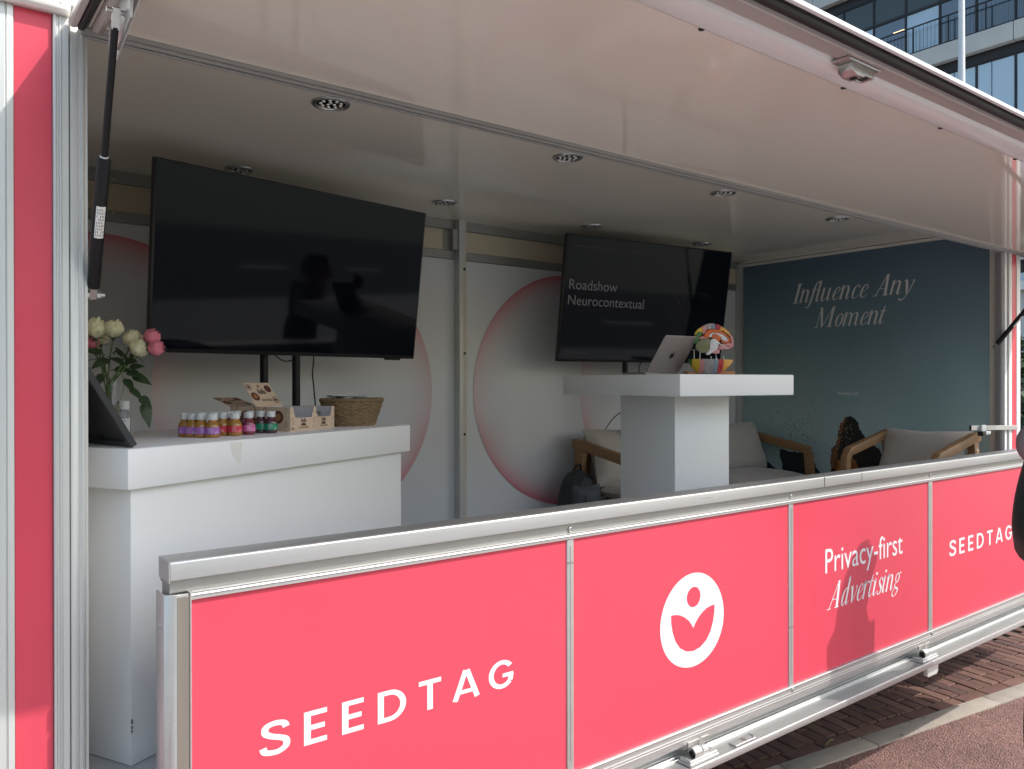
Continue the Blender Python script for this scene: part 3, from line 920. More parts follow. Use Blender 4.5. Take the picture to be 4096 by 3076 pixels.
q = MB(); q.tube([(.3245, 1.03, ZH - .009), (.3245, YO - .038, ZH - .009)], .009, 12)
q.build('flap_seal', 'rubber', aw, smooth=60)
q = MB()
q.prism([(.336, ZH - .0005), (.336, ZH - .010), (.342, ZH - .012), (.3435, ZH - .004), (.346, ZH - .018), (.356, ZH - .022), (.368, ZH - .018), (.372, ZH - .0005)], lambda x, z: (x, 1.2, z), (0, YO - .05 - 1.2, 0))
q.build('flap_frame', 'taupe', aw, bevel=.002, seg=1)
q = MB()
q.prism([(5.945, ZH - .0005), (5.945, ZH - .018), (5.90, ZH - .018), (5.89, ZH - .0005)], lambda x, z: (x, 1.2, z), (0, YO - .06 - 1.2, 0))
q.build('flap_frame', 'taupe', aw, bevel=.002, seg=1)
q = MB(); q.box(5.77, 5.93, 1.96, 2.055, ZH - .05, ZH - .001)
q.build('hinge_end_block', 'taupe', aw, bevel=.006)
# frame screws
q = MB()
for x in (1.45, 2.05, 2.62, 3.2, 3.8, 4.4):
    q.lathe([(.009, 0), (.007, -.003), (0, -.003)], (x, 1.183, ZH - .0225), 8)
each(q, 'screw', 'dark', aw, smooth=40)
# snap lock on the flap frame
def flap_lock(x):
    q = MB()
    q.box(x - .075, x + .075, 1.062, 1.112, ZH - .024, ZH - .0155)
    lk = q.build('flap_lock', 'steel', aw, bevel=.002, seg=1)
    q = MB()
    q.prism([(x - .052, ZH - .024), (x - .050, ZH - .044), (x - .03, ZH - .052), (x + .008, ZH - .052), (x + .008, ZH - .024)], lambda a, z: (a, 1.068, z), (0, .042, 0))
    q.box(x + .008, x + .052, 1.068, 1.076, ZH - .046, ZH - .024); q.box(x + .008, x + .052, 1.102, 1.110, ZH - .046, ZH - .024); q.box(x + .05, x + .058, 1.07, 1.108, ZH - .046, ZH - .024)
    q.build('lock_body', 'steel', lk, bevel=.002, seg=1)
    q = MB(); q.lathe([(.010, 0), (.010, -.002), (0, -.002)], (x - .012, 1.089, ZH - .0515), 12); q.box(x + .012, x + .046, 1.078, 1.1, ZH - .038, ZH - .025)
    q.build('lock_bolt', 'black', lk)
flap_lock(1.945)
flap_lock(4.6)

# gas struts and their plates
def strut(lo, hi, part, sgn):
    lo, hi = Vector(lo), Vector(hi)
    d = (hi - lo).normalized()
    Lg = (hi - lo).length
    st = MB(); st.tube([lo + d * .022, lo + d * (Lg * part - .006), lo + d * Lg * part], [.0142, .0142, .011], 18)
    so_ = st.build('gas_strut', 'blackm', T, smooth=40)
    q = MB(); q.tube([lo + d * (Lg * part), hi - d * .03], .0075, 14)
    q.build('strut_rod', 'blackm', so_, smooth=60)
    q = MB(); q.tube([lo + d * (Lg * part), lo + d * (Lg * part + .003)], .009, 14)
    q.build('strut_ring', 'white_frame', so_, smooth=60)
    q = MB()
    sd = Vector((1, 0, 0))
    q.bar(lo - d * .010, lo + d * .024, .013, .015, sd)
    q.tube([lo - sd * .016, lo + sd * .026], .0055, 10)
    q.tube([lo + sd * .008, lo + sd * .017], .0095, 6); q.tube([lo - sd * .016, lo - sd * .008], .010, 6)
    q.build('strut_pivot', 'steel', so_, smooth=40)
    q = MB()
    q.bar(hi - d * .034, hi + d * .008, .012, .014, sd)
    q.tube([hi - sd * .018, hi + sd * .03], .005, 10); q.tube([hi + sd * .022, hi + sd * .030], .0085, 6)
    q.build('strut_pivot', 'steel', so_, smooth=40)
    # curved maker's sticker
    a = Vector((-.2, -1, -.1)); a = (a - d * a.dot(d)).normalized()
    b = d.cross(a)
    c0, c1 = lo + d * (Lg * .24), lo + d * (Lg * .36)
    q = MB()
    def fn(u, v):
        an = R(-28 + 82 * u)
        return c0.lerp(c1, v) + (a * math.cos(an) + b * math.sin(an)) * .0145
    q.grid(fn, 8, 2)
    sk = q.build('strut_sticker', 'paper', so_, smooth=180)
    q = MB()
    for r_ in range(5):
        an0 = -18 + 14 * r_
        for k in range(9):
            v0 = .06 + k * .1
            if rr.random() < .2:
                continue
            pts = []
            for (da, dv) in ((0, 0), (4.5, 0), (4.5, .075 * rr.uniform(.5, 1)), (0, .075)):
                an = R(an0 + da)
                pts.append(c0.lerp(c1, min(.95, v0 + dv)) + (a * math.cos(an) + b * math.sin(an)) * .01475)
            q.add(pts, [(0, 1, 2, 3)])
    q.build('sticker_print', 'ink', so_)
    return so_
strut((.3585, 2.13, 2.293), (.338, 1.75, 2.826), .53, 1)
strut((5.497, 2.150, 2.305), (5.56, 1.76, 2.835), .55, -1)
q = MB()
q.prism([(2.02, 2.845), (1.995, 2.80), (1.97, 2.80), (1.62, 2.872), (1.60, ZH - .001), (2.02, ZH - .001)], lambda y, z: (.374, y, z), (.005, 0, 0))
pl = q.build('strut_plate', 'white_frame', aw, bevel=.001, seg=1)
q = MB()
q.prism([(1.82, 2.775), (1.70, 2.80), (1.68, 2.87), (1.80, 2.87), (1.84, 2.83)], lambda y, z: (.352, y, z), (.006, 0, 0))
q.build('strut_bracket', 'steel', aw, bevel=.001, seg=1)
q = MB()
for (y, z) in ((1.72, 2.855), (1.80, 2.852), (1.94, 2.845), (1.99, 2.825)):
    q.lathe([(.009, 0), (.007, -.006), (0, -.006)], (.374, y, z), 6, ax=(1, 0, 0))
each(q, 'bolt', 'steel', aw, smooth=30)
q = MB()
for (y, z, dy, dz) in ((1.955, 2.836, .012, .016), (1.938, 2.838, .006, .020), (1.905, 2.848, .010, .013), (1.885, 2.852, .006, .017), (1.862, 2.854, .010, .012)):
    q.obox((.3736, y, z), (.0002, 0, 0), (0, .0016, 0), (0, 0, dz / 2)); q.obox((.3735, y - dy / 2, z + dz * .3), (.0002, 0, 0), (0, dy / 2, 0), (0, 0, .0014))
q.build('worn_plate_mark', 'pink', aw, kind='stuff')

# --- sill along the floor edge
q = MB()
q.extr_x([(1.950, .632), (1.950, .606), (1.955, .603), (2.005, .612), (2.15, .612), (2.15, .70), (2.07, .70), (2.07, .645), (2.058, .645), (2.056, .632), (2.052, .632), (2.050, .640), (2.046, .640), (2.044, .627), (1.962, .627), (1.958, .634), (1.953, .635)], .05, 6.235)
q.build('sill_profile', 'alu', T, bevel=.0012, seg=1)
q = MB(); q.box(-2.5, 5.70, 1.985, 4.1, .76, .93); q.box(-2.5, 5.70, 2.05, 4.1, .9305, 1.049)
q.build('chassis', 'dark', T)
q = MB(); q.box(-2.6, .05, 2.03, 2.15, .60, .70)
q.build('sill_end', 'alu', T, bevel=.004)
# bracket seen under the sill
q = MB(); q.prism([(4.255, .60), (4.262, .535), (4.275, .528), (4.365, .528), (4.38, .54), (4.385, .60)], lambda x, z: (x, 1.99, z), (0, .022, 0))
q.build('sill_bracket', 'white_frame', T, bevel=.003)

# --- lower hatch panel
YP = 2.02
q = MB(); q.box(.52, 6.215, YP + .014, YP + .04, .69, 1.60)
hp = q.build('lower_hatch', 'alu_d', T)
q = MB()
q.extr_x([(1.998, 1.607), (1.998, 1.649), (2.001, 1.653), (2.094, 1.653), (2.098, 1.649), (2.098, 1.601), (2.086, 1.590), (2.082, 1.606), (2.006, 1.606)], .500, 6.225)
q.build('top_rail', 'alu', hp, bevel=.0025)
q = MB(); q.box(.498, .500 - .0002, 2.0, 2.097, 1.602, 1.652)
q.build('rail_end_cap', 'alu', hp)
q = MB(); q.box(.504, 6.215, YP - .002, YP + .012, 1.574, 1.604); q.box(.504, .520, YP + .0125, 2.088, 1.545, 1.604)
q.build('rail_groove', 'alu_d', hp)
q = MB(); q.extr_x([(YP + .013, 1.552), (YP - .010, 1.552), (YP - .010, 1.560), (YP - .012, 1.563), (YP - .009, 1.566), (YP - .009, 1.569), (YP - .012, 1.572), (YP - .004, 1.5735), (YP + .013, 1.5735)], .552, 6.215)
q.build('panel_bead', 'alu', hp, bevel=.001, seg=1)
q = MB(); q.extr_x([(YP + .013, .757), (YP - .012, .757), (YP - .014, .754), (YP - .011, .750), (YP - .011, .732), (YP - .013, .729), (YP - .011, .726), (YP - .011, .722), (YP - .013, .719), (YP - .011, .716), (YP - .011, .712), (YP - .011, .694), (YP - .006, .688), (YP + .03, .688), (YP + .03, .757)], .515, 6.215)
q.build('panel_bead', 'alu', hp, bevel=.001, seg=1)
# end post: open channel
q = MB()
q.extr_z([(.489, 2.085), (.489, 2.012), (.510, 1.999), (.5145, 1.998), (.543, 2.0), (.543, 2.006), (.516, 2.006), (.494, 2.02), (.494, 2.085)], .66, 1.572)
q.build('end_post', 'alu', hp, bevel=.001, seg=1)
q = MB(); q.box(.516, .5425, 1.9965, 1.9985, .66, 1.566)
q.build('post_cover', 'alu_b', hp)
q = MB(); q.extr_z([(.5455, 2.03), (.5455, 2.004), (.548, 2.001), (.5515, 2.004), (.5515, 2.03)], .66, 1.574)
q.build('end_post', 'alu', hp, bevel=.001, seg=1)
q = MB(); q.lathe([(.007, 0), (.005, -.004), (0, -.004)], (.489, 2.045, 1.494), 10, ax=(1, 0, 0))
each(q, 'screw', 'steel', hp, smooth=40)
edges_x = ((.553, 1.770), (1.802, 3.052), (3.086, 4.326), (4.369, 5.64), (5.675, 6.205))
pan = []
for a, b in edges_x:
    q = MB(); q.box(a, b, YP, YP + .012, .7585, 1.551)
    pan.append(q.build('pink_panel', 'pink', hp))
for a, b in ((1.7705, 1.8015), (3.0525, 3.0855), (4.3265, 4.3685), (5.6405, 5.6745)):
    q = MB(); q.extr_z([(a, YP + .012), (a, YP - .004), (a + .003, YP - .006), (b - .003, YP - .006), (b, YP - .004), (b, YP + .012)], .7585, 1.551)
    q.build('panel_joint', 'alu', hp, bevel=.001, seg=1)
    q = MB(); q.box(a + .012, a + .0155, YP - .0068, YP - .006, .80, 1.53)
    q.build('joint_scuff', 'alu_d', hp)
for x in (1.786, 3.069, 4.347):
    for z in (1.584, .742):
        q = MB(); q.lathe([(.0105, 0), (.0095, .004), (.006, .006), (.005, .003), (0, .003)], (x, YP - (.002 if z > 1 else .011), z), 12, ax=(0, -1, 0))
        each(q, 'screw', 'steel', hp, smooth=40)
q = MB(); q.box(3.30, 3.304, 1.9972, 1.9978, 1.608, 1.652); q.box(3.62, 3.6225, 1.9972, 1.9978, 1.608, 1.65)
each(q, 'rail_seam', 'dark', hp)

# lettering and emblem on the pink panels
X_, U_ = (1, 0, 0), (0, 0, 1)
glyphs('SEEDTAG', LG, 'lettering', 'white_print', pan[0], (.725, YP, 1.112), X_, U_, .822, .089, track=.32)
text('Privacy-first', 'lettering', 'white_print', pan[2], (3.343, YP, 1.205), X_, U_, .712, .118, weight=.0)
glyphs('Advertising', GL, 'lettering', 'white_print', pan[2], (3.368, YP, 1.035), X_, U_, .655, .122, shear=.26, track=.025)
glyphs('SEEDTAG', LG, 'lettering', 'white_print', pan[3], (4.575, YP, 1.117), X_, U_, .835, .088, track=.32)
def smooth_closed(p, n=6):
    out = []
    N_ = len(p)
    for i in range(N_):
        a, b, c, d = p[(i - 1) % N_], p[i], p[(i + 1) % N_], p[(i + 2) % N_]
        for k in range(n):
            t = k / n
            out.append(tuple(.5 * (2 * b[j] + (c[j] - a[j]) * t + (2 * a[j] - 5 * b[j] + 4 * c[j] - d[j]) * t * t + (3 * b[j] - a[j] - 3 * c[j] + d[j]) * t ** 3) for j in (0, 1)))
    return out
def emblem(poly, m, lift, name):
    q = MB(); q.add([(x, YP - lift, z) for x, z in poly], [tuple(range(len(poly)))])
    o = q.build(name, m, pan[1])
    for p in o.data.polygons:
        if p.normal.y > 0:
            p.flip()
ell = [(2.422 + .187 * math.cos(a) * (1 - .03 * math.sin(a)), 1.162 + .181 * math.sin(a)) for a in [2 * math.pi * k / 72 for k in range(72)]]
emblem(ell, 'white_print', .0008, 'emblem')
emblem([(2.425 + .040 * math.cos(a), 1.250 + .039 * math.sin(a)) for a in [2 * math.pi * k / 40 for k in range(40)]], 'pink', .0014, 'emblem_head')
left = [(2.423, 1.129), (2.412, 1.146), (2.395, 1.164), (2.373, 1.180), (2.345, 1.193), (2.318, 1.199), (2.295, 1.200)]
lower = [(2.296, 1.17), (2.304, 1.135), (2.320, 1.098), (2.345, 1.068), (2.380, 1.048), (2.422, 1.041), (2.464, 1.048), (2.500, 1.068), (2.526, 1.098), (2.542, 1.135), (2.55, 1.17)]
right = [(2.551, 1.200), (2.528, 1.199), (2.50, 1.193), (2.473, 1.180), (2.451, 1.164), (2.434, 1.146)]
emblem(left + lower + right, 'pink', .0014, 'emblem_leaf')

# clasps on the sill
def clasp(x):
    q = MB()
    q.box(x - .075, x + .085, 1.972, 2.026, .628, .650); q.box(x - .079, x + .089, 1.968, 2.03, .6275, .640)
    c = q.build('hatch_clasp', 'alu', hp, bevel=.002, seg=1)
    q = MB()
    q.tube([(x - .045, 1.99, .668), (x - .005, 1.99, .668)], .019, 14); q.box(x - .045, x - .005, 1.974, 2.006, .650, .668)
    q.tube([(x + .02, 2.0, .662), (x + .05, 2.0, .662)], .013, 12)
    each(q, 'clasp_barrel', 'alu', c, smooth=40)
    q = MB(); q.lathe([(.012, 0), (.012, .003), (.006, .003), (.006, 0)], (x - .0455, 1.99, .668), 12, ax=(-1, 0, 0))
    q.build('clasp_pin', 'black', c)
    q = MB()
    q.bar((x + .01, 1.998, .655), (x + .035, 2.008, .70), .03, .006, (0, 1, 0)); q.box(x - .05, x + .075, 2.004, 2.012, .684, .702)
    q.build('clasp_lever', 'alu_d', c, bevel=.001, seg=1)
clasp(2.425)
clasp(4.245)
q = MB(); q.box(2.625, 2.755, 1.972, 2.010, .6285, .634)
sp_ = q.build('strike_plate', 'alu', hp, bevel=.001, seg=1)
q = MB(); q.lathe([(.013, 0), (.013, .001), (0, .001)], (2.695, 1.989, .634), 14); q.build('plate_hole', 'alu_b', sp_)
q = MB()
for k in range(7):
    a = R(-80 + 27 * k)
    q.lathe([(.003, 0), (.002, .006), (0, .006)], (2.742 + .011 * math.cos(a), 1.99 + .012 * math.sin(a), .634), 6)
q.build('plate_rim', 'steel', sp_)

q = MB(); q.box(5.80, 7.0, 2.2, 3.9, .55, 1.25); q.build('added_shade_box', 'alu_d', T, bevel=.02)  # unseen box added to shade the bricks near the trailer end
q = MB(); q.bar((5.7, 2.5, .5), (8.2, 3.15, .5), .09, .10); q.bar((5.7, 3.75, .5), (8.2, 3.15, .5), .09, .10); q.build('drawbar', 'dark', T)
q = MB(); q.tube([(7.9, 3.15, .12), (7.9, 3.15, .95)], .03, 12); q.lathe([(.05, -.03), (.11, -.035), (.11, .035), (.05, .03)], (7.9, 3.15, .115), 18, ax=(0, 1, 0)); q.build('jockey_wheel', 'rubber', T, smooth=40)
# locking bar folded out in front of the right pillar
q = MB()
q.obox((5.33, 2.085, 1.800), (.335, 0, -.010), (0, .004, 0), (0, 0, .0145))
lb = q.build('locking_bar', 'alu', T, bevel=.0015, seg=1)
q = MB(); q.box(5.105, 5.165, 2.066, 2.080, 1.786, 1.824); q.box(5.12, 5.235, 2.068, 2.092, 1.764, 1.785)
q.build('bar_clamp', 'alu_w', lb, bevel=.004)
q = MB(); q.box(5.112, 5.158, 2.064, 2.096, 1.758, 1.7855); q.box(4.990, 4.996, 2.079, 2.091, 1.794, 1.826)
q.build('bar_knob', 'black', lb, bevel=.003)
q = MB(); q.lathe([(.009, 0), (.007, .004), (0, .004)], (5.085, 2.080, 1.806), 8, ax=(0, -1, 0)); q.lathe([(.007, 0), (.006, .004), (0, .004)], (5.185, 2.080, 1.803), 8, ax=(0, -1, 0))
each(q, 'bolt', 'steel', lb, smooth=40)

# hatch and sill scaled about the camera to stand in front of the pillars
for o in [c for c in T.children if c.name.split('.')[0] in ('lower_hatch', 'sill_profile', 'sill_bracket', 'sill_end')]:
    o.scale = (.921, .921, .921)
    o.location = (-.2133, -.2449, .1643)

# ================================================================== white counter
E1 = Vector((.893, .450, 0)); E2 = Vector((-.450, .893, 0)); C0 = Vector((.442, 2.161, 0))
CT = 1.915
def cp(a, b, z=CT):
    p = C0 + E1 * a + E2 * b
    return Vector((p.x, p.y, z))
ct = thing('counter', 'long white box counter carrying drink bottles, snack boxes and roses', 'counter', tuple(cp(.64, .28, ZF)), world=True)
def obx(a0, a1, b0, b1, z0, z1):
    q = MB()
    c = cp((a0 + a1) / 2, (b0 + b1) / 2, (z0 + z1) / 2)
    return q.obox(c, E1 * ((a1 - a0) / 2), E2 * ((b1 - b0) / 2), (0, 0, (z1 - z0) / 2))
obx(0, 1.278, 0, .60, 1.8115, CT).build('countertop', 'white', ct, bevel=.004)
obx(.031, 1.258, .030, .56, ZF + .002, 1.811).build('counter_body', 'white', ct, bevel=.002)
q = MB()
for (a, z, s) in ((.0305, 1.215, .006), (.0305, 1.20, .004), (.0303, 1.19, .003)):
    q.obox(cp(a + .003, .0298, z), E1 * .003, E2 * .0003, (0, 0, s))
q.build('paint_chip', 'alu_d', ct)
M['tape'] = mat('yellowed_glue_mark', (.80, .785, .735), .5, 0, .04, 30)
q = MB(); q.prism([(.335, 1.908), (.385, 1.908), (.378, 1.85), (.369, 1.842), (.348, 1.868)], lambda a, z: cp(a, -.0004, z), E2 * .0002)
q.build('glue_mark', 'tape', ct)

# ------------------------------------------------------------------ picture frame seen from behind
P1, P2 = Vector((.401, 2.411, CT)), Vector((.456, 2.189, CT))
fd = (P1 - P2).normalized()
lean = Vector((-fd.y, fd.x, 0))
if lean.x > 0:
    lean = -lean
fu = (lean * math.sin(R(31)) + Vector((0, 0, math.cos(R(31))))).normalized()
fnn = fd.cross(fu)
if fnn.z > 0:
    fnn = -fnn
ff = thing('picture_frame', 'black picture frame leaning on the counter end, its back showing', 'picture frame', tuple(P2), world=True)
def fpt(a, b, c=0):
    return P2 + fd * a + fu * b + fnn * c
def fbox(a0, a1, b0, b1, c0, c1):
    q = MB()
    return q.obox(fpt((a0 + a1) / 2, (b0 + b1) / 2, (c0 + c1) / 2), fd * ((a1 - a0) / 2), fu * ((b1 - b0) / 2), fnn * ((c1 - c0) / 2))
M['frame_b'] = mat('black_frame_board', (.022, .023, .026), .55, 0, .12, 20, .1, 200)
q = MB()
for (a0, a1, b0, b1) in ((0, .018, 0, .385), (.275, .293, 0, .385), (.0185, .2745, 0, .018), (.0185, .2745, .367, .385)):
    q.obox(fpt((a0 + a1) / 2, (b0 + b1) / 2, -.009), fd * ((a1 - a0) / 2), fu * ((b1 - b0) / 2), fnn * .009)
q.build('frame_moulding', 'frame_b', ff, bevel=.002, seg=1)
fbox(.0185, .2745, .0185, .3665, -.010, -.006).build('back_board', 'frame_b', ff)
q = MB()
q.prism([(.12, .10), (.175, .10), (.165, .30), (.13, .30)], lambda a, b: fpt(a, b, -.004 + .0) + (Vector((0, 0, 0)) if b > .2 else fnn * .012), fnn * .003)
q.build('easel_leg', 'frame_b', ff, bevel=.001, seg=1)
q = MB()
for (a, b) in ((.146, .025), (.262, .19), (.03, .19)):
    q.obox(fpt(a, b, -.004), fd * .006, fu * .003, fnn * .002)
each(q, 'turn_clip', 'blackm', ff)

# ------------------------------------------------------------------ vase and roses
vs_ = thing('glass_vase', 'clear glass vase of roses behind the black frame', 'vase', (.495, 2.672, CT), world=True)
q = MB(); q.lathe([(.030, 0), (.034, .004), (.030, .06), (.033, .12), (.043, .170), (.041, .170), (.031, .12), (.027, .06), (.028, .012), (0, .010)], (.495, 2.672, CT), 24)
q.build('vase_glass', 'glass', vs_, smooth=60)
q = MB(); q.lathe([(.0265, .012), (.0265, .06), (.0285, .10), (0, .10)], (.495, 2.672, CT), 20)
M['water'] = mat('vase_water', (.75, .82, .72), .02, 0, 0, 1, trans=1.0, rvar=0)
q.build('vase_water', 'water', vs_, smooth=60)

def leafm(q, base, dirv, L, W_, up=Vector((0, 0, 1)), droop=.3, fold=.25, mi=0):
    dirv = Vector(dirv).normalized()
    sd = dirv.cross(up)
    if sd.length < .05:
        sd = dirv.cross(Vector((1, 0, 0)))
    sd.normalize()
    nn = sd.cross(dirv)
    n = 6
    vs = []
    for i in range(n + 1):
        t = i / n
        wv = W_ * (math.sin(math.pi * min(1, t ** .8 * 1.0)) ** .8) * (.55 + .45 * (1 - t)) + .0004
        c = Vector(base) + dirv * (L * t) - nn * 0 + Vector((0, 0, -droop * L * t * t))
        vs += [c - sd * wv + nn * (wv * fold), c, c + sd * wv + nn * (wv * fold)]
    fs = []
    for i in range(n):
        fs += [(3 * i, 3 * i + 1, 3 * i + 4, 3 * i + 3), (3 * i + 1, 3 * i + 2, 3 * i + 5, 3 * i + 4)]
    q.add(vs, fs, mi)

def rose(head, m, label, size, axis, leaves, seed, grp='cut roses in the glass vase'):
    rs = random.Random(seed)
    head = Vector(head)
    axis = Vector(axis).normalized()
    neck = Vector((.495 + rs.uniform(-.014, .014), 2.672 + rs.uniform(-.014, .014), CT + .155))
    foot = Vector((.495 + rs.uniform(-.012, .012), 2.672 + rs.uniform(-.012, .012), CT + .03))
    t = thing('rose', label, 'rose', tuple(foot), group=grp, world=True)
    base = head - axis * size * .9
    mid = neck.lerp(base, .5) + Vector((0, 0, .012))
    q = MB(); q.tube([foot, neck, mid, base], .0024, 7)
    q.build('stem', 'stem', t, smooth=60)
    qz = Vector((0, 0, 1)).rotation_difference(axis)
    a = qz @ Vector((1, 0, 0)); b = qz @ Vector((0, 1, 0))
    q = MB()
    for ring, (n, r0, r1, hh, fl) in enumerate(((3, .10, .22, 1.62, -.10), (4, .30, .44, 1.68, 0.02), (5, .42, .66, 1.60, .12), (5, .48, .80, 1.42, .30))):
        for k in range(n):
            an0 = 2 * math.pi * (k + .37 * ring + rs.uniform(-.1, .1)) / n
            wd = 2 * math.pi / n * .78
            hs = hh * rs.uniform(.92, 1.05)
            def fn(u, v, an0=an0, wd=wd, r0=r0, r1=r1, hs=hs, fl=fl):
                an = an0 + (u - .5) * wd * 2 * (1 - .25 * v * v)
                bulge = math.sin(math.pi * min(1, v * .92)) ** .8
                rad = size * (r0 * v ** .5 * .55 + (r1) * bulge * .75 + fl * max(0, v - .62) * 1.5 * (1 - abs(u - .5)))
                edge = 1 - .22 * (2 * abs(u - .5)) ** 2.4
                return base + axis * (size * hs * v * edge) + (a * math.cos(an) + b * math.sin(an)) * rad
            q.grid(fn, 6, 6)
    bl = q.build('bloom', m, t, smooth=180)
    q = MB()
    for k in range(5):
        an = 6.283 * k / 5 + seed
        d = (a * math.cos(an) + b * math.sin(an)) * .85 + axis * (.7 if k % 2 else .2)
        leafm(q, base + axis * .002, d, size * rs.uniform(.85, 1.2), size * .16, axis, .2)
    q.lathe([(.0025, -.004), (.006, 0), (.007, .006), (0, .008)], base - axis * .003, 8, ax=axis)
    q.build('sepals', 'leaf', t, smooth=60)
    for (p, d, L) in leaves:
        q = MB()
        p = Vector(p)
        q.tube([p, p + Vector(d).normalized() * .012], .0011, 5)
        leafm(q, p + Vector(d).normalized() * .01, d, L, L * .36, Vector((rs.uniform(-.5, .5), -.6, .8)).normalized(), .25, .18)
        q.build('leaf', 'leaf', t, smooth=60)
    return t
CR = Vector((.795, -.607, 0))   # sideways as seen from the street
def L_(*a):
    return [(p, tuple(CR * d[0] + Vector((0, 0, d[1])) + Vector((.6, .79, 0)) * d[2]), l) for p, d, l in a]
rose((.462, 2.690, 2.250), 'rosew', 'cream rose standing tallest, in front of the others at the pillar', 0.039, (.05, 0, 1), L_(((.485, 2.674, 2.165), (-.6, .3, -.3), .055), ((.49, 2.67, 2.16), (.9, -.2, -.4), .062)), 1)  # rose head positions worked out from image pixels at the vase's distance
rose((.430, 2.742, 2.252), 'rosew', 'cream rose half hidden behind the left pillar edge', 0.036, (-.15, 0, 1), L_(((.48, 2.69, 2.15), (-.8, .1, .1), .05)), 2)
rose((.508, 2.668, 2.248), 'rosew', 'cream rose upright on its own stem, just right of the tallest one', 0.035, (.12, -.03, 1), L_(((.505, 2.662, 2.165), (.5, .5, -.5), .045), ((.503, 2.664, 2.155), (-.4, -.2, -.6), .06)), 3)
rose((.484, 2.742, 2.226), 'rosew', 'cream rose lowest of the upright cluster, partly behind the tallest one', 0.031, (.05, .05, 1), L_(((.50, 2.69, 2.12), (.8, .1, .2), .055)), 4)
rose((.458, 2.73, 2.205), 'rosep', 'small pale pink rose hidden low behind the cream cluster', 0.026, (-.1, .1, 1), L_(((.485, 2.69, 2.12), (-.2, -.7, -.4), .05)), 5)
rose((.556, 2.648, 2.218), 'rosew', 'cream rose leaning right, behind another cream rose', 0.034, (.25, -.15, 1), L_(((.53, 2.66, 2.15), (-.4, .8, .1), .05), ((.528, 2.652, 2.14), (.7, .2, -.3), .055)), 6)
rose((.568, 2.612, 2.190), 'rosew', 'cream rose drooping right in front, beside the two pink ones', 0.036, (.62, -.35, .75), L_(((.535, 2.64, 2.135), (.2, .5, -.5), .06), ((.53, 2.645, 2.115), (.9, -.1, -.2), .055), ((.525, 2.645, 2.10), (.7, -.6, -.3), .05)), 7)
rose((.600, 2.598, 2.222), 'rosep', 'deep pink rose uppermost at the right of the bouquet', 0.031, (.45, -.3, .9), L_(((.535, 2.645, 2.12), (.6, .3, .3), .05)), 8)
rose((.608, 2.580, 2.188), 'rosep', 'deep pink rose facing sideways below the other deep pink one', 0.031, (.9, -.5, .2), L_(((.54, 2.632, 2.105), (.8, -.2, .1), .06), ((.535, 2.636, 2.07), (.75, -.5, 0), .05), ((.56, 2.618, 2.045), (.7, -.45, -.1), .05), ((.572, 2.61, 2.03), (.35, -1, 0), .065)), 9)

# ------------------------------------------------------------------ hand gel bottle
hg = thing('gel_bottle', 'clear flat hand gel bottle with white flip cap beside the frame', 'bottle', (.538, 2.690, CT), rotz=R(-30))
q = MB(); q.lathe([(.019, 0), (.021, .003), (.021, .062), (.018, .074), (.010, .082), (.010, .084)], n=24, sy=.7)
q.build('bottle_body', mat('clear_gel', (.80, .84, .88), .08, 0, 0, 1, trans=.75, rvar=0), hg, smooth=50)
q = MB(); q.lathe([(.0165, .084), (.0165, .108), (.0155, .110), (0, .110)], n=22, sy=.85)
q.build('flip_cap', 'paper', hg, smooth=40)
q = MB()
q.grid(lambda u, v: (.0213 * math.cos(R(-160 + 140 * u)), .7 * .0213 * math.sin(R(-160 + 140 * u)), .010 + .046 * v), 10, 1)
lbp = q.build('bottle_label', 'paper', hg, smooth=180)
q = MB()
for (u, v, wd, hh) in ((.5, .048, .10, .003), (.66, .048, .07, .003), (.5, .036, .3, .001), (.5, .030, .36, .001), (.5, .024, .3, .001)):
    q.grid(lambda a, b: (.0216 * math.cos(R(-160 + 140 * (u + wd * (a - .5)))), .7 * .0216 * math.sin(R(-160 + 140 * (u + wd * (a - .5)))), v + hh * b), 3, 1)
q.build('label_print', mat('blue_grey_print', (.12, .15, .22), .6), lbp)

# ------------------------------------------------------------------ juice shots
def juice(name, juice_c, lab_c):
    t = thing('juice_bottle', '', 'bottle', (0, 0, 0))
    q = MB(); q.lathe([(.0175, 0), (.0205, .002), (.0212, .006), (.0212, .034), (.0195, .041), (.0145, .048), (.0130, .052), (.0130, .055), (0, .055)], n=22)
    q.build('bottle_body', mat(name + '_juice', juice_c, .1, 0, .08, 60, coat=.8, rvar=.02), t, smooth=50)
    q = MB(); q.lathe([(.0150, .0545), (.0152, .0575), (.0145, .058), (.0145, .0715), (.0138, .0725), (0, .0725)], n=26)
    q.build('cap', 'capg', t, smooth=40)
    q = MB(); q.grid(lambda u, v: (.02155 * math.cos(6.2832 * u), .02155 * math.sin(6.2832 * u), .0115 + .0205 * v), 26, 1)
    lb_ = q.build('label', mat(name + '_label', lab_c, .5, 0, .05, 40), t, smooth=60)
    q = MB()
    for c0 in (0, 120, 240):
        for r_ in range(7):
            for wd in range(3):
                a0 = c0 + wd * 14 + rr.uniform(-2, 2)
                if rr.random() < .15:
                    continue
                q.grid(lambda u, v: (.02175 * math.cos(R(a0 + 11 * u)), .02175 * math.sin(R(a0 + 11 * u)), .0145 + .0023 * r_ + .0011 * v), 2, 1)
        for k in range(3):
            q.grid(lambda u, v: (.02175 * math.cos(R(c0 + 55 + 9 * k + 6 * u)), .02175 * math.sin(R(c0 + 55 + 9 * k + 6 * u)), .0125 + .006 * v + .004 * (k % 2)), 2, 1)
    q.build('label_print', mat(name + '_label_print', tuple(min(1, .45 + .55 * x) for x in lab_c), .5), lb_)
    return t
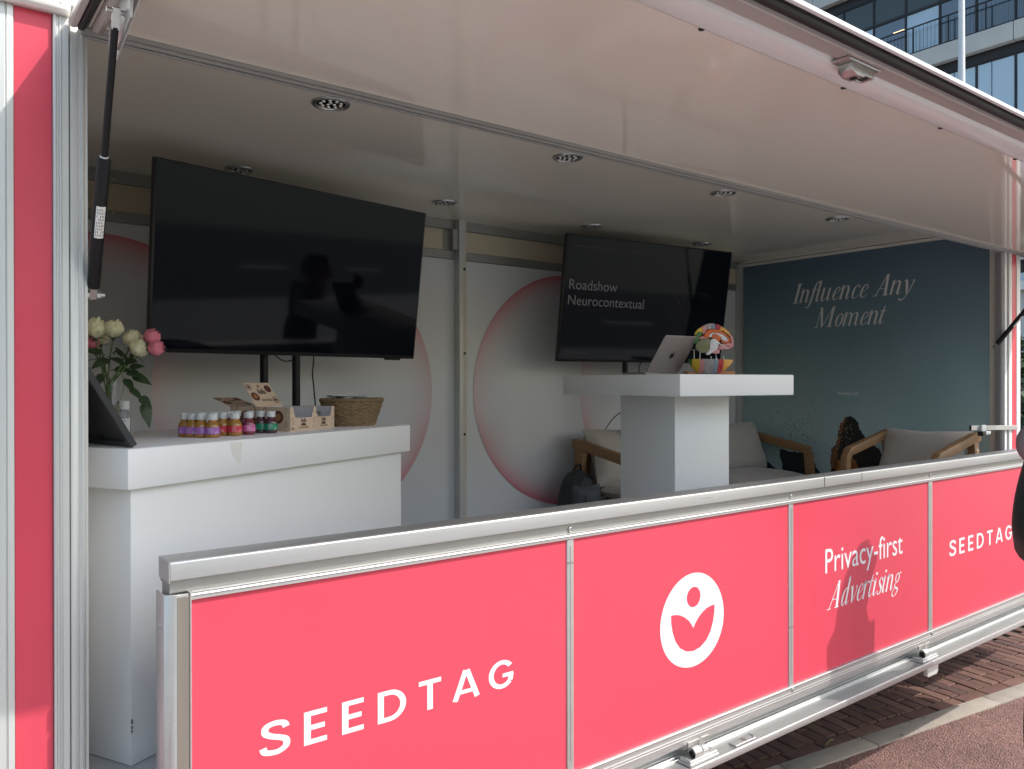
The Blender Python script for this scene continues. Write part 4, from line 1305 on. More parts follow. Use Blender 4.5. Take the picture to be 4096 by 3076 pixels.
jb = {'purple': juice('ginger', (.34, .15, .012), (.36, .13, .47)),
      'red': juice('turmeric', (.36, .17, .012), (.62, .035, .06)),
      'magenta': juice('beet', (.16, .015, .03), (.62, .14, .36)),
      'green': juice('berry', (.055, .008, .02), (.0, .22, .12))}
used = set()
VIEW = Vector((.25, .97, 0)).normalized()
def put(kind, x, y, rot, label):
    o = jb[kind] if kind not in used else dup(jb[kind])
    used.add(kind)
    p = Vector((x, y, CT)) + VIEW * .021
    o.location = p
    o.rotation_euler = (0, 0, R(rot))
    o['label'] = label
    o['group'] = 'small juice bottles on the counter'
put('purple', .679, 2.532, 30, 'purple labelled juice bottle at the left end of its row')
put('purple', .692, 2.497, 75, 'purple labelled juice bottle second from the left, tucked behind its neighbour')
put('purple', .709, 2.470, 10, 'purple labelled juice bottle third from the left in the front row')
put('purple', .733, 2.440, -20, 'purple labelled juice bottle closest to the counter edge')
put('purple', .735, 2.57, 120, 'yellow juice bottle hidden behind the purple ones, left of the other hidden one')
put('purple', .775, 2.56, 160, 'yellow juice bottle hidden behind, between the purple and red ones')
put('red', .787, 2.512, 60, 'red labelled juice bottle behind the other red one')
put('red', .815, 2.484, -10, 'red labelled juice bottle standing furthest forward')
put('magenta', .868, 2.515, 0, 'pink labelled juice bottle between the red and green ones')
put('magenta', .842, 2.615, 80, 'dark juice bottle with only its cap showing, behind the red and pink ones')
put('magenta', .813, 2.60, 140, 'dark juice bottle in the back row behind the red ones')
put('green', .905, 2.603, 40, 'green labelled juice bottle half hidden behind the pink one')
put('green', .929, 2.573, 20, 'green labelled juice bottle in the middle of the three green ones')
put('green', .953, 2.546, -15, 'green labelled juice bottle against the large snack box')
put('green', .878, 2.66, 90, 'dark juice bottle furthest back, left of the snack boxes')

# ------------------------------------------------------------------ snack boxes
def snack_box(label, w, d, h, a, b, ang=0, lid=None, contents=False, grp='snack display boxes on the counter', side_art=True):
    base = cp(a, b)
    t = thing('snack_box', label, 'box', tuple(base), rotz=math.atan2(E1.y, E1.x) + ang, group=grp)
    e = .0015
    q = MB()    # front with its cut-out window
    q.prism([(0, 0), (w, 0), (w, h), (w - .012, h), (w - .024, h * .55), (.024, h * .55), (.012, h), (0, h)], lambda x, z: (x, 0, z), (0, e, 0))
    q.box(0, e, e, d - e, 0, h); q.box(w - e, w, e, d - e, 0, h); q.box(0, w, d - e, d, 0, h); q.box(e, w - e, e, d - e, 0, e)
    q.build('box_body', 'kraft', t)
    q = MB(); q.box(e * 1.3, e * 1.6, e * 2, d - 2 * e, e * 2, h - e); q.box(w - e * 1.6, w - e * 1.3, e * 2, d - 2 * e, e * 2, h - e); q.box(e * 2, w - e * 2, d - e * 1.6, d - e * 1.3, e * 2, h - e)
    q.build('box_lining', 'kraft_in', t)
    # print on the front
    f = -.0005
    s = h / .083
    text('KoRo', 'box_print', 'ink', t, (w * .40, f, h * .36), (1, 0, 0), (.06, 0, 1), w * .20, h * .16, weight=.02)
    text('Energy Balls', 'box_print', 'ink', t, (w * .34, f, h * .115), (1, 0, 0), (0, 0, 1), w * .34, h * .075, weight=.015)
    text('KoRo', 'box_print', 'ink', t, (w * .04, f, h * .07), (1, 0, 0), (.06, 0, 1), w * .11, h * .10, weight=.02)
    q = MB()
    q.add([(w * .50 + w * .10 * math.cos(x), f, h * .21 + h * .12 * math.sin(x)) for x in [math.pi * k / 14 for k in range(15)]], [tuple(range(15))])
    q.build('box_print', 'brown', t)
    q = MB()
    def nut(cx, cz, rx, rz, tilt):
        n = 16
        for ww in (1.0,):
            o1 = [(rx * math.cos(6.283 * k / n), rz * math.sin(6.283 * k / n) * (1 - .25 * math.cos(12.566 * k / n))) for k in range(n)]
            pts = []
            for sc in (1.0, .86):
                for (x, z) in o1:
                    X, Z = x * sc, z * sc
                    pts.append((cx + X * math.cos(tilt) - Z * math.sin(tilt), f, cz + X * math.sin(tilt) + Z * math.cos(tilt)))
            q.add(pts, [(k, (k + 1) % n, n + (k + 1) % n, n + k) for k in range(n)])
            for sc in (.35, .62):
                q.add([(cx + rx * sc * .2 * k2, f, cz + rz * sc * .4) for k2 in (-1, 1)] + [(cx + rx * sc * .2, f, cz + rz * sc * .5), (cx - rx * sc * .2, f, cz + rz * sc * .5)], [(0, 1, 2, 3)])
    nut(w * .10, h * .42, w * .05, h * .12, .2); nut(w * .91, h * .42, w * .035, h * .09, -.4); nut(w * .89, h * .16, w * .05, h * .045, 0); nut(w * .04, h * .80, w * .02, h * .05, .5); nut(w * .96, h * .80, w * .018, h * .05, -.5)
    q.build('box_print', 'ink', t, kind='stuff')
    if side_art:
        q = MB()
        def sd(cy, cz, r, m):
            q2 = MB(); q2.add([(-.0005 - (.0004 if m == 'tanp' else 0), cy + r * math.cos(6.283 * k / 20) * (1 + .04 * math.cos(k * 3)), cz + r * math.sin(6.283 * k / 20)) for k in range(20)], [tuple(range(20))])
            q2.build('box_print', m, t)
        sd(d * .34, h * .58, h * .27, 'brown'); sd(d * .34, h * .58, h * .15, 'tanp'); 
        for (cy, cz, r1, r2) in ((.72, .82, .10, .13), (.12, .28, .06, .10), (.62, .22, .12, .09), (.93, .85, .05, .14), (.88, .35, .05, .05), (.12, .85, .05, .10)):
            n = 14
            pts = [(-.0005, d * cy + h * r1 * sc * math.cos(6.283 * k / n), h * cz + h * r2 * sc * math.sin(6.283 * k / n) * (1 - .25 * math.cos(12.566 * k / n))) for sc in (1, .82) for k in range(n)]
            q.add(pts, [(k, (k + 1) % n, n + (k + 1) % n, n + k) for k in range(n)])
        q.build('box_print', 'ink', t, kind='stuff')
    if lid:
        L, tilt = lid
        hy, hz = d - e, h
        def lp(u, v, off=0.0):
            return (u * w, hy + math.cos(tilt) * L * v - math.sin(tilt) * off, hz + math.sin(tilt) * L * v + math.cos(tilt) * off)
        q = MB(); q.prism([(0, 0), (1, 0), (.97, 1), (.03, 1)], lambda u, v: lp(u, v), Vector((0, math.sin(tilt), -math.cos(tilt))) * .0015)
        ld = q.build('box_lid', 'kraft', t)
        xd = (1, 0, 0); ud = (0, math.cos(tilt), math.sin(tilt))
        text('KoRo', 'box_print', 'ink', ld, lp(.38, .52, .0006), xd, ud, w * .26, L * .22, weight=.02)
        text('Energy Balls', 'box_print', 'ink', ld, lp(.36, .22, .0006), xd, ud, w * .34, L * .10, weight=.015)
        for (u, v, r, m) in ((.19, .42, .17, 'brown'), (.80, .74, .15, 'brown'), (.19, .42, .09, 'tanp')):
            q = MB(); q.add([lp(u + r * math.cos(6.283 * k / 18) * .8, v + r * math.sin(6.283 * k / 18) * w / L * .8, .0006 + (.0004 if m == 'tanp' else 0)) for k in range(18)], [tuple(range(18))])
            q.build('box_print', m, ld)
        q = MB()
        for (u, v, r) in ((.14, .82, .10), (.86, .26, .11), (.5, .85, .05)):
            n = 14
            q.add([lp(u + r * sc * math.cos(6.283 * k / n), v + r * sc * math.sin(6.283 * k / n) * (1 - .3 * math.cos(12.566 * k / n)), .0006) for sc in (1, .8) for k in range(n)], [(k, (k + 1) % n, n + (k + 1) % n, n + k) for k in range(n)])
            q.add([lp(u + r * .5 * math.cos(6.283 * k / n), v + r * .5 * math.sin(6.283 * k / n), .0006) for k in range(n)], [tuple(range(n))])
        q.build('box_print', 'ink', ld, kind='stuff')
    return t
snack_box('large snack display box with tall lid tilted back, nearest the bottles', .134, .155, .083, .730, .124, lid=(.105, R(52)))
snack_box('small snack box with foil packs inside, beside the wicker basket', .122, .12, .080, .877, .152, side_art=False)
snack_box('snack box at the back with its lid folded down to the side', .125, .11, .082, .735, .292, lid=(.10, R(18)))
M['foil'] = mat('crinkled_foil_wrap', (.42, .38, .36), .3, .7, .3, 60, .6, 90)
for k, (da, db, lab) in enumerate(((.905, .20, 'silvery foil snack pack at the left in the small box'), (.945, .19, 'silvery foil snack pack at the right in the small box'))):
    q = MB()
    c = cp(da, db, CT + .045)
    q.grid(lambda u, v: c + E1 * ((u - .5) * .042) + Vector((0, 0, (v - .5) * .032)) + E2 * (-.012 * math.sin(math.pi * u) * math.sin(math.pi * v) + .002 * math.sin(40 * u + 17 * v + k)), 8, 6)
    q.grid(lambda u, v: c + E1 * ((u - .5) * .042) + Vector((0, 0, (v - .5) * .032)) + E2 * (.012 * math.sin(math.pi * u) * math.sin(math.pi * v) + .001), 8, 6)
    o = q.build('foil_pack', 'foil', None, smooth=180)
    tag(o, lab, 'snack pack', 'foil packs in the small snack box')

# ------------------------------------------------------------------ basket with napkins
bk = cp(1.15, .185)
BS = 1.13
bt = thing('wicker_basket', 'oval woven seagrass basket holding paper napkins at the counter end', 'basket', tuple(bk), rotz=math.atan2(E1.y, E1.x))
bt.scale = (BS, BS, BS)
q = MB()
rows, nst = 11, 34
for r_ in range(rows):
    z = .004 + r_ * .0074
    t_ = z / .085
    rx, ry = .088 + .034 * t_, .062 + .028 * t_
    pts = []
    for k in range(nst * 2):
        a = 2 * math.pi * k / (nst * 2)
        wv = .0036 * math.cos(a * nst / 2 + math.pi * r_) + rr.gauss(0, .0005)
        pts.append(Vector(((rx + wv) * math.cos(a), (ry + wv) * math.sin(a), z + .0013 * math.sin(a * nst / 2 * .5 + r_) + rr.gauss(0, .0005))))
    pts.append(pts[0])
    q.tube(pts, .0044, 6, caps=False)
q.build('woven_wall', 'wicker', bt, smooth=60)
q = MB()
for ph in (0, 1):
    pts = []
    for k in range(140):
        a = 2 * math.pi * k / 139
        pts.append(Vector(((.123 + .003 * math.cos(40 * a + ph * math.pi)) * math.cos(a), (.091 + .003 * math.cos(40 * a + ph * math.pi)) * math.sin(a), .088 + .0035 * math.sin(40 * a + ph * math.pi))))
    q.tube(pts, .0042, 6, caps=False)
q.build('braided_rim', 'wicker', bt, smooth=60)
q = MB(); q.lathe([(.088, .0), (.090, .004), (0, .004)], n=30, sy=.7)
q.build('basket_floor', 'wicker', bt)
q = MB()
for k, (dx, dy, a, z0, tl) in enumerate(((0, .005, .3, .103, .06), (-.02, 0, -.15, .109, .10))):
    ca, sa = math.cos(a), math.sin(a)
    for lay in range(3):
        def fn(u, v):
            x, y = (u - .5) * .14, (v - .5) * .11
            return Vector((dx + x * ca - y * sa, dy + x * sa + y * ca, z0 + lay * .003 + tl * x * .5 + .012 * (1 - u) * (v ** 2) + .004 * math.sin(5 * u + 3 * v + k)))
        q.grid(fn, 8, 6)
o = q.build('paper_napkin', 'paper', None, smooth=180)
o.location = bk
o.rotation_euler = (0, 0, math.atan2(E1.y, E1.x) - .5)
tag(o, 'folded white paper napkins lying in the seagrass basket', 'napkins')

# ================================================================== televisions on stands
def tv(label, tl, tr, br, bl, poles, untilt=0.0):
    tl, tr, br, bl = map(Vector, (tl, tr, br, bl))
    x = ((tr - tl) + (br - bl)).normalized()
    z = ((tl - bl) + (tr - br)).normalized()
    n = x.cross(z).normalized()          # towards the street
    z = (z * math.cos(untilt) - n * math.sin(untilt)).normalized()
    n = x.cross(z).normalized()
    c = (tl + tr + br + bl) / 4
    W_ = ((tr - tl).length + (br - bl).length) / 2
    H_ = ((tl - bl).length + (tr - br).length) / 2
    t = thing('television', label, 'television', (sum(p[0] for p in poles) / len(poles), poles[0][1], ZF), world=True)
    def ob(u, v, d, hu, hv, hd):
        q = MB(); return q.obox(c + x * u + z * v + n * d, x * hu, z * hv, n * hd)
    ob(0, 0, -.014, W_ / 2, H_ / 2, .014).build('tv_housing', 'black', t, bevel=.004)
    ob(0, .004, .0006, W_ / 2 - .010, H_ / 2 - .014, .0004).build('screen', 'screen', t)
    ob(0, -.05, -.042, W_ * .28, H_ * .30, .014).build('rear_cover', 'black', t, bevel=.008)
    ob(0, 0, -.066, .20, .03, .010).build('wall_mount', 'blackm', t, bevel=.002, seg=1)
    ob(W_ * .40, -H_ / 2 - .004, -.01, .05, .005, .008).build('sensor_bar', 'black', t, bevel=.002, seg=1)
    for (px, py) in poles:
        q = MB(); q.tube([(px, py, ZF + .01), (px, py, c.z + .06)], .0185, 18)
        q.build('stand_pole', 'blackm', t, smooth=60)
    px = sum(p[0] for p in poles) / len(poles); py = poles[0][1]
    q = MB(); q.box(px - .30, px + .30, py - .03, py + .03, ZF + .001, ZF + .022); q.box(px - .29, px - .24, py - .20, py + .2, ZF + .0012, ZF + .020); q.box(px + .24, px + .29, py - .20, py + .2, ZF + .0012, ZF + .020)
    q.build('stand_base', 'blackm', t, bevel=.003)
    return t, c, x, z, n, W_, H_
s1 = 3.3 / 3.2
def sc(p, k):
    v = Vector(p) - CAM
    return CAM + v * k
tv1 = tv('large switched-off television over the counter, screen reflecting the street', *(sc(p, s1) for p in ((.737, 3.2, 2.933), (2.074, 3.459, 2.935), (2.091, 3.538, 2.199), (.754, 3.28, 2.197))), poles=((1.305, 3.58), (1.458, 3.58)), untilt=R(-4.4))
tv2 = tv('television with dim white title text beside the bar table', *(sc(p, 3.7 / 3.6) for p in ((3.156, 3.6, 2.98), (4.532, 3.446, 2.981), (4.554, 3.542, 2.21), (3.178, 3.696, 2.209))), poles=((3.86, 3.80),), untilt=R(-2.0))
M['dimtext'] = mat('dim_screen_text', (.02, .02, .022), .4, 0, 0, 1, emit=((.78, .74, .80), .028), rvar=0)
M['dimline'] = mat('faint_screen_line', (.012, .012, .014), .4, 0, 0, 1, emit=((.6, .5, .55), .010), rvar=0)
M['dimarc'] = mat('faint_screen_arc', (.010, .010, .012), .3, 0, 0, 1, spec=.2, emit=((.6, .45, .55), .0025), rvar=0)
t2, c2, x2, z2, n2, W2, H2 = tv2
scr = kids(t2, 'screen')[0]
def on2(u, v):
    return c2 + x2 * (u * W2) + z2 * (v * H2) + n2 * .0012
text('Roadshow', 'screen_text', 'dimtext', scr, on2(-.468, .075), x2, z2, W2 * .268, H2 * .082)
text('Neurocontextual', 'screen_text', 'dimtext', scr, on2(-.468, -.048), x2, z2, W2 * .432, H2 * .082)
text('SEEDTAG', 'screen_text', 'dimline', scr, on2(-.455, -.435), x2, z2, W2 * .115, H2 * .026, gap=1.25)
text('Neuro-contextual solution makes use of how our brain works', 'screen_text', 'dimline', scr, on2(-.455, .405), x2, z2, W2 * .47, H2 * .018)
for (u, v, r, a0, a1) in ((.20, .20, .062, 0, 360), (.02, -.18, .20, 20, 100), (.30, -.18, .17, 60, 170)):
    q = MB()
    n = 40
    pts = [on2(u, v) + (x2 * math.cos(R(a0 + (a1 - a0) * k / n)) + z2 * math.sin(R(a0 + (a1 - a0) * k / n))) * (r * W2 * f_) for f_ in (1, .982) for k in range(n + 1)]
    q.add(pts, [(k, k + 1, n + 2 + k, n + 1 + k) for k in range(n)])
    q.build('screen_line', M['dimarc'], scr)
# cables
def cable(pts, label, r=.0035):
    sp = _spline([tuple(p) for p in pts], 8)
    q = MB(); q.tube(sp, r, 7)
    o = q.build('cable', 'black', None, smooth=60)
    return tag(o, label, 'cable')
cable([(1.535, 3.566, 2.28), (1.535, 3.556, 2.198), (1.530, 3.558, 2.118), (1.536, 3.555, 2.04), (1.555, 3.60, 1.9), (1.56, 3.8, 1.5), (1.6, 4.0, 1.12)], 'thin black cable hanging below the large television')
cable([(1.32, 3.585, 2.25), (1.40, 3.60, 2.185), (1.47, 3.59, 2.20), (1.49, 3.58, 2.25)], 'short black cable looped between the two stand poles', .003)
cable([(3.99, 3.75, 2.24), (3.955, 3.76, 2.19), (3.97, 3.77, 2.12), (4.0, 3.8, 1.95), (3.93, 3.9, 1.88), (3.86, 3.95, 1.80), (3.83, 4.08, 1.6)], 'black cable trailing from the titled television to the sofa')

# ================================================================== bar table, laptop, brain model
EX, EY = Vector((.9962, -.0872, 0)), Vector((.0872, .9962, 0))
TC = Vector((2.634, 2.266, 0))
tcen = TC + EX * .372 + EY * .425
tb = thing('bar_table', 'white square bar table on a thick column holding laptop and brain model', 'table', (tcen.x, tcen.y, ZF), world=True)
TT = 2.117
def tbox(hx, hy, z0, z1):
    q = MB()
    return q.obox(tcen + Vector((0, 0, (z0 + z1) / 2)), EX * hx, EY * hy, (0, 0, (z1 - z0) / 2))
tbox(.372, .425, 2.020, TT).build('tabletop', 'white', tb, bevel=.005)
tbox(.180, .195, ZF + .012, 2.0198).build('table_column', 'white', tb, bevel=.003)
tbox(.30, .32, ZF + .001, ZF + .012).build('table_base', 'white', tb, bevel=.002)

cr, cf = Vector((.795, -.607, 0)), Vector((.607, .795, 0))
hdir = (cr * .82 + cf * .57).normalized()
ndir = (cr * .57 - cf * .82).normalized()
hinge = Vector((2.742, 2.562, TT + .010))
lw, ll = .214, .208
lp_ = thing('laptop', 'open grey laptop seen from behind with dark apple mark on its lid', 'laptop', tuple(hinge + hdir * lw / 2), world=True)
q = MB(); q.obox(hinge + hdir * lw / 2 - ndir * .085 + Vector((0, 0, -.004)), hdir * lw / 2, ndir * .080, (0, 0, .0045))
q.build('laptop_base', 'laptop', lp_, bevel=.003)
q = MB(); q.obox(hinge + hdir * lw / 2 - ndir * .09 + Vector((0, 0, .0008)), hdir * (lw / 2 - .012), ndir * .045, (0, 0, .0006))
q.build('keyboard', 'black', lp_)
q = MB(); q.obox(hinge + hdir * lw * .38 - ndir * .02 + Vector((0, 0, -.0095)), hdir * .07, ndir * .01, (0, 0, .0005)); q.build('rubber_foot', 'black', lp_)
lu = (Vector((0, 0, .80)) + ndir * .60).normalized()
ln_ = hdir.cross(lu)
if ln_.dot(ndir) < 0:
    ln_ = -ln_
q = MB()
rd = .012
oc = [(0, 0), (lw, 0)] + [(lw - rd + rd * math.cos(R(a)), ll - rd + rd * math.sin(R(a))) for a in range(0, 91, 18)] + [(rd + rd * math.cos(R(a)), ll - rd + rd * math.sin(R(a))) for a in range(90, 181, 18)]
q.prism(oc, lambda u, v: hinge + hdir * u + lu * v, -ln_ * .0045)
ldl = q.build('laptop_lid', 'laptop', lp_, bevel=.0012, seg=1)
q = MB(); q.prism([(u * .96 + lw * .02, v * .95 + .006) for u, v in oc], lambda u, v: hinge + hdir * u + lu * v - ln_ * .0047, -ln_ * .0003)
q.build('laptop_screen', 'screen', ldl)
# apple mark
ap = [(0, -.42), (.14, -.47), (.26, -.46), (.40, -.30), (.48, -.12), (.38, .0), (.34, .12), (.38, .26), (.46, .34), (.36, .44), (.22, .47), (.08, .42), (0, .40), (-.10, .44), (-.26, .46), (-.40, .36), (-.47, .16), (-.46, -.08), (-.38, -.28), (-.26, -.45), (-.14, -.47)]
q = MB()
q.add([hinge + hdir * (lw * .5 + a * .030) + lu * (ll * .47 + b * .032) + ln_ * .0003 for a, b in smooth_closed(ap, 3)], [tuple(range(len(ap) * 3))])
q.add([hinge + hdir * (lw * .5 + a * .030) + lu * (ll * .47 + b * .032) + ln_ * .0003 for a, b in ((.0, .52), (.04, .66), (.16, .78), (.24, .80), (.22, .66), (.12, .55))], [tuple(range(6))])
q.build('lid_mark', 'blackm', ldl)

# brain model: traced in a plane turned to the street, with real thickness
bc = Vector((3.006, 2.392, TT))
bt_ = thing('brain_model', 'opened anatomical brain model in coloured plastic on a wooden base', 'brain model', tuple(bc), world=True)
kk = (350 / 1817) * 3.7 / 3179
def bp_(px, py):
    return bc + cr * ((px - 880) * kk) + Vector((0, 0, (1535 - py) * kk))
def bcol(n, c, b=.35):
    return mat('brain_' + n, c, .38, 0, .12, 30, b, 55, coat=.3)
BM = {'yellow': bcol('yellow', (.66, .42, .015)), 'green': bcol('green', (.035, .16, .02)), 'pink': bcol('pink', (.66, .27, .27)), 'grey': bcol('grey', (.36, .33, .34)), 'blue': bcol('blue_grey', (.22, .29, .35)), 'red': bcol('red', (.45, .025, .035)), 'amber': bcol('amber', (.74, .38, .07)), 'orange': bcol('orange', (.68, .13, .01)), 'white': bcol('white', (.72, .70, .70), .05), 'olive': bcol('olive', (.20, .19, .09), .1)}
q = MB()
full = [(505, 850), (498, 760), (520, 690), (560, 620), (640, 545), (720, 500), (830, 468), (940, 472), (1040, 505), (1140, 560), (1230, 640), (1290, 730), (1328, 830), (1330, 910), (1290, 975), (1200, 1000), (1030, 1012), (990, 1000), (900, 960), (700, 960), (540, 890)]
fl_ = smooth_closed(full, 3)
cxm, cym = 910, 740
def dome(u, v):      # rounded far side of the hemisphere
    i = int(u * len(fl_)) % len(fl_)
    px, py = fl_[i]
    s_ = math.cos(v * math.pi / 2)
    return bp_(cxm + (px - cxm) * s_, cym + (py - cym) * s_) + cf * (.062 * math.sin(v * math.pi / 2) + .004)
q.grid(dome, len(fl_), 6, closed_u=True)
hemi = q.build('hemisphere', BM['pink'], bt_, smooth=60)
def lobe(poly, m, d0, d1, name='lobe', par=None):
    pts = smooth_closed(poly, 3)
    q = MB(); q.prism(pts, lambda a, b: bp_(a, b) - cf * d1, cf * (d1 + .008 - d0))
    return q.build(name, BM[m], par or bt_, bevel=.0022)
lobe([(512, 690), (545, 630), (600, 572), (662, 540), (684, 600), (670, 655), (640, 640), (585, 650), (540, 705)], 'yellow', 0, .003)
lobe([(500, 790), (522, 715), (575, 650), (640, 642), (668, 672), (652, 715), (612, 755), (602, 835), (540, 885), (502, 855)], 'green', 0, .004)
lobe([(664, 540), (692, 513), (722, 505), (745, 540), (775, 560), (772, 592), (732, 640), (702, 700), (682, 655)], 'pink', 0, .003)
lobe([(722, 503), (790, 472), (868, 466), (862, 520), (855, 578), (800, 585), (765, 555)], 'grey', 0, .004)
lobe([(870, 466), (935, 474), (952, 530), (942, 582), (858, 580)], 'blue', 0, .003)
lobe([(946, 484), (1010, 488), (1062, 526), (1050, 572), (1000, 606), (956, 582)], 'red', 0, .005)
for k, pl_ in enumerate(([(1062, 526), (1110, 548), (1130, 600), (1090, 625), (1032, 602)], [(1112, 550), (1165, 585), (1178, 650), (1150, 662), (1122, 620)], [(1168, 588), (1215, 630), (1225, 690), (1200, 700), (1178, 655)], [(1217, 632), (1255, 690), (1240, 725), (1222, 700)])):
    lobe(pl_, 'amber', 0, .002 + .001 * (k % 2))
for k, pl_ in enumerate(([(1255, 700), (1300, 720), (1305, 790), (1262, 785)], [(1300, 765), (1325, 810), (1318, 865), (1270, 850), (1268, 795)], [(1318, 860), (1330, 905), (1305, 965), (1235, 950), (1262, 880)], [(1080, 890), (1180, 890), (1250, 860), (1255, 930), (1180, 950), (1090, 920)], [(1060, 915), (1180, 955), (1290, 960), (1230, 998), (1050, 1008), (1010, 965)])):
    lobe(pl_, 'pink', 0, .002 + .0012 * (k % 2))
lobe([(610, 770), (640, 742), (690, 725), (725, 755), (800, 775), (760, 790), (640, 800)], 'pink', 0, .003)
lobe([(710, 745), (738, 655), (800, 598), (900, 582), (1020, 606), (1130, 662), (1215, 740), (1250, 805), (1238, 855), (1190, 880), (1100, 872), (1060, 845), (1110, 830), (1180, 848), (1208, 815), (1185, 755), (1100, 695), (985, 658), (880, 658), (815, 690), (806, 760), (760, 765)], 'orange', 0, .0045)
lobe([(810, 740), (822, 692), (882, 660), (985, 660), (1098, 697), (1182, 757), (1205, 812), (1178, 845), (1110, 828), (1075, 800), (1060, 750), (1010, 705), (930, 685), (880, 705), (860, 760)], 'white', 0, .003)
lobe([(862, 760), (885, 708), (930, 688), (1008, 707), (1057, 752), (1070, 790), (1040, 830), (990, 845), (940, 800)], 'orange', 0, .0015)
lobe([(530, 935), (560, 862), (640, 805), (740, 778), (840, 800), (842, 850), (815, 900), (822, 990), (770, 1062), (680, 1080), (590, 1042), (540, 985)], 'olive', 0, .012, 'cerebellum')
lobe([(852, 800), (930, 790), (1005, 860), (1000, 920), (972, 1000), (882, 1060), (802, 1125), (742, 1100), (800, 1030), (824, 985), (818, 900)], 'white', 0, .014, 'brain_stem')
lobe([(872, 1070), (935, 1030), (1010, 1000), (1030, 1040), (1018, 1088), (940, 1100)], 'pink', 0, .010)
lobe([(960, 800), (1060, 895), (1215, 990), (1200, 998), (1040, 905), (950, 820)], 'white', 0, .006)
q = MB()
for k in range(26):
    px, py = rr.choice([(rr.uniform(1050, 1190), rr.uniform(720, 830)), (rr.uniform(840, 980), rr.uniform(830, 1020)), (rr.uniform(600, 790), rr.uniform(830, 980))])
    q.lathe([(.0011, 0), (0, .0003)], bp_(px, py) - cf * .0145, 6, ax=-cf)
q.build('number_mark', 'ink', bt_)
# lower half: bowl of coloured segments
def zb(px):
    t = (px - 425) / (1352 - 425)
    return 1210 + 335 * (math.sin(math.pi * min(1, max(0, t ** .85))) ** .55)
def seg(p0, p1, m):
    q = MB()
    def fn(u, v):
        px = p0 + (p1 - p0) * u
        top = 1203 + (px - 425) * .022
        t = min(1, max(0, (px - 425) / 927))
        wd = .058 * (math.sin(math.pi * (.03 + .94 * t)) ** .6)
        a = math.pi * v
        gy = 1 + .035 * math.sin(px * .045 + 3 * math.sin(v * 9) + (hash(m) % 5)) * math.sin(a)
        return bp_(px, top + (zb(px) - top) * math.sin(a) * gy) - cf * (wd * math.cos(a) * gy) + cf * .03
    q.grid(fn, 10, 18)
    q.add([fn(k / 10, 0) for k in range(11)] + [fn(k / 10, 1) for k in range(11)], [(k, k + 1, 12 + k, 11 + k) for k in range(10)])
    return q.build('lobe', BM[m], bt_, smooth=70)
for a, b, m in ((425, 470, 'green'), (471, 610, 'yellow'), (611, 697, 'pink'), (698, 880, 'grey'), (881, 985, 'blue'), (986, 1100, 'red'), (1101, 1312, 'amber'), (1313, 1352, 'pink')):
    seg(a, b, m)
q = MB()   # gyri drawn as raised worm-like folds on the bowl
q = MB(); q.obox(bp_(900, 1497) + cf * .085 , cr * (495 * kk), cf * .055, (0, 0, 38 * kk))
q.build('wooden_base', mat('orange_wood', (.50, .22, .09), .45, 0, .15, 20, 0, 1, stretch=(1, 6, 6)), bt_, bevel=.003)
q = MB()
q.tube([bp_(612, 1200) - cf * .008, bp_(625, 1030) - cf * .008, bp_(632, 1008) - cf * .008, bp_(655, 1002) - cf * .008, bp_(1010, 1008) - cf * .002], .0022, 8)
q.tube([bp_(534, 1200) + cf * .03, bp_(534, 1010) + cf * .03], .0024, 8); q.tube([bp_(480, 1010) + cf * .03, bp_(560, 1008) + cf * .03], .0022, 8)
q.tube([bp_(1020, 1210) + cf * .05, bp_(1020, 1000) + cf * .05], .0016, 8)
for px in (622, 855, 1115):
    q.tube([bp_(px, 1212) + cf * .0, bp_(px + 4, 1150) + cf * .0], .0022, 8)
q.tube([bp_(962, 1212), bp_(962, 1190)], [.006, .005], 10)
each(q, 'support_rod', 'steel', bt_, smooth=60)

# ================================================================== sofa, armchair, backpack
def cushion(q, c, ax, ay, az, puff=.25, n=10, m=0, wr=.0, seed=0):
    c, ax, ay, az = Vector(c), Vector(ax), Vector(ay), Vector(az)
    rs = random.Random(seed)
    ph = [rs.uniform(0, 6.28) for _ in range(6)]
    def side(sg):
        def fn(u, v):
            a, b = 2 * u - 1, 2 * v - 1
            p = ((1 - abs(a) ** 3.2) * (1 - abs(b) ** 3.2)) ** .5
            pin = 1 - puff * .22 * (abs(a) ** 2) * (1 - abs(b)) - 0
            pin2 = 1 - puff * .30 * (1 - abs(a) ** 2) * 0 - puff * .22 * (abs(b) ** 2) * (1 - abs(a))
            wv = wr * (math.sin(7 * a + ph[0] + 3 * b) * .5 + math.sin(11 * b + ph[1] - 5 * a) * .4 + math.sin(17 * (a + b) + ph[2]) * .25) * (.3 + (1 - p))
            return c + ax * (a * pin) + ay * (b * pin2) + az * (sg * (p * (1 + wv) + .02))
        return fn
    q.grid(side(1), n * 2, n * 2, m)
    q.grid(side(-1), n * 2, n * 2, m)

def beam(q, pts, w, d, wdir):
    """flat timber following pts: w in the plane, d along wdir"""
    pts = [Vector(p) for p in pts]
    wd = Vector(wdir).normalized() * (d / 2)
    vs, fs = [], []
    for i, p in enumerate(pts):
        t = (pts[min(i + 1, len(pts) - 1)] - pts[max(i - 1, 0)]).normalized()
        nn = t.cross(Vector(wdir).normalized()).normalized() * (w / 2)
        vs += [p + nn + wd, p + nn - wd, p - nn - wd, p - nn + wd]
    for i in range(len(pts) - 1):
        for k in range(4):
            fs.append((4 * i + k, 4 * i + (k + 1) % 4, 4 * i + 4 + (k + 1) % 4, 4 * i + 4 + k))
    fs += [(3, 2, 1, 0), tuple(4 * (len(pts) - 1) + k for k in range(4))]
    q.add(vs, fs)

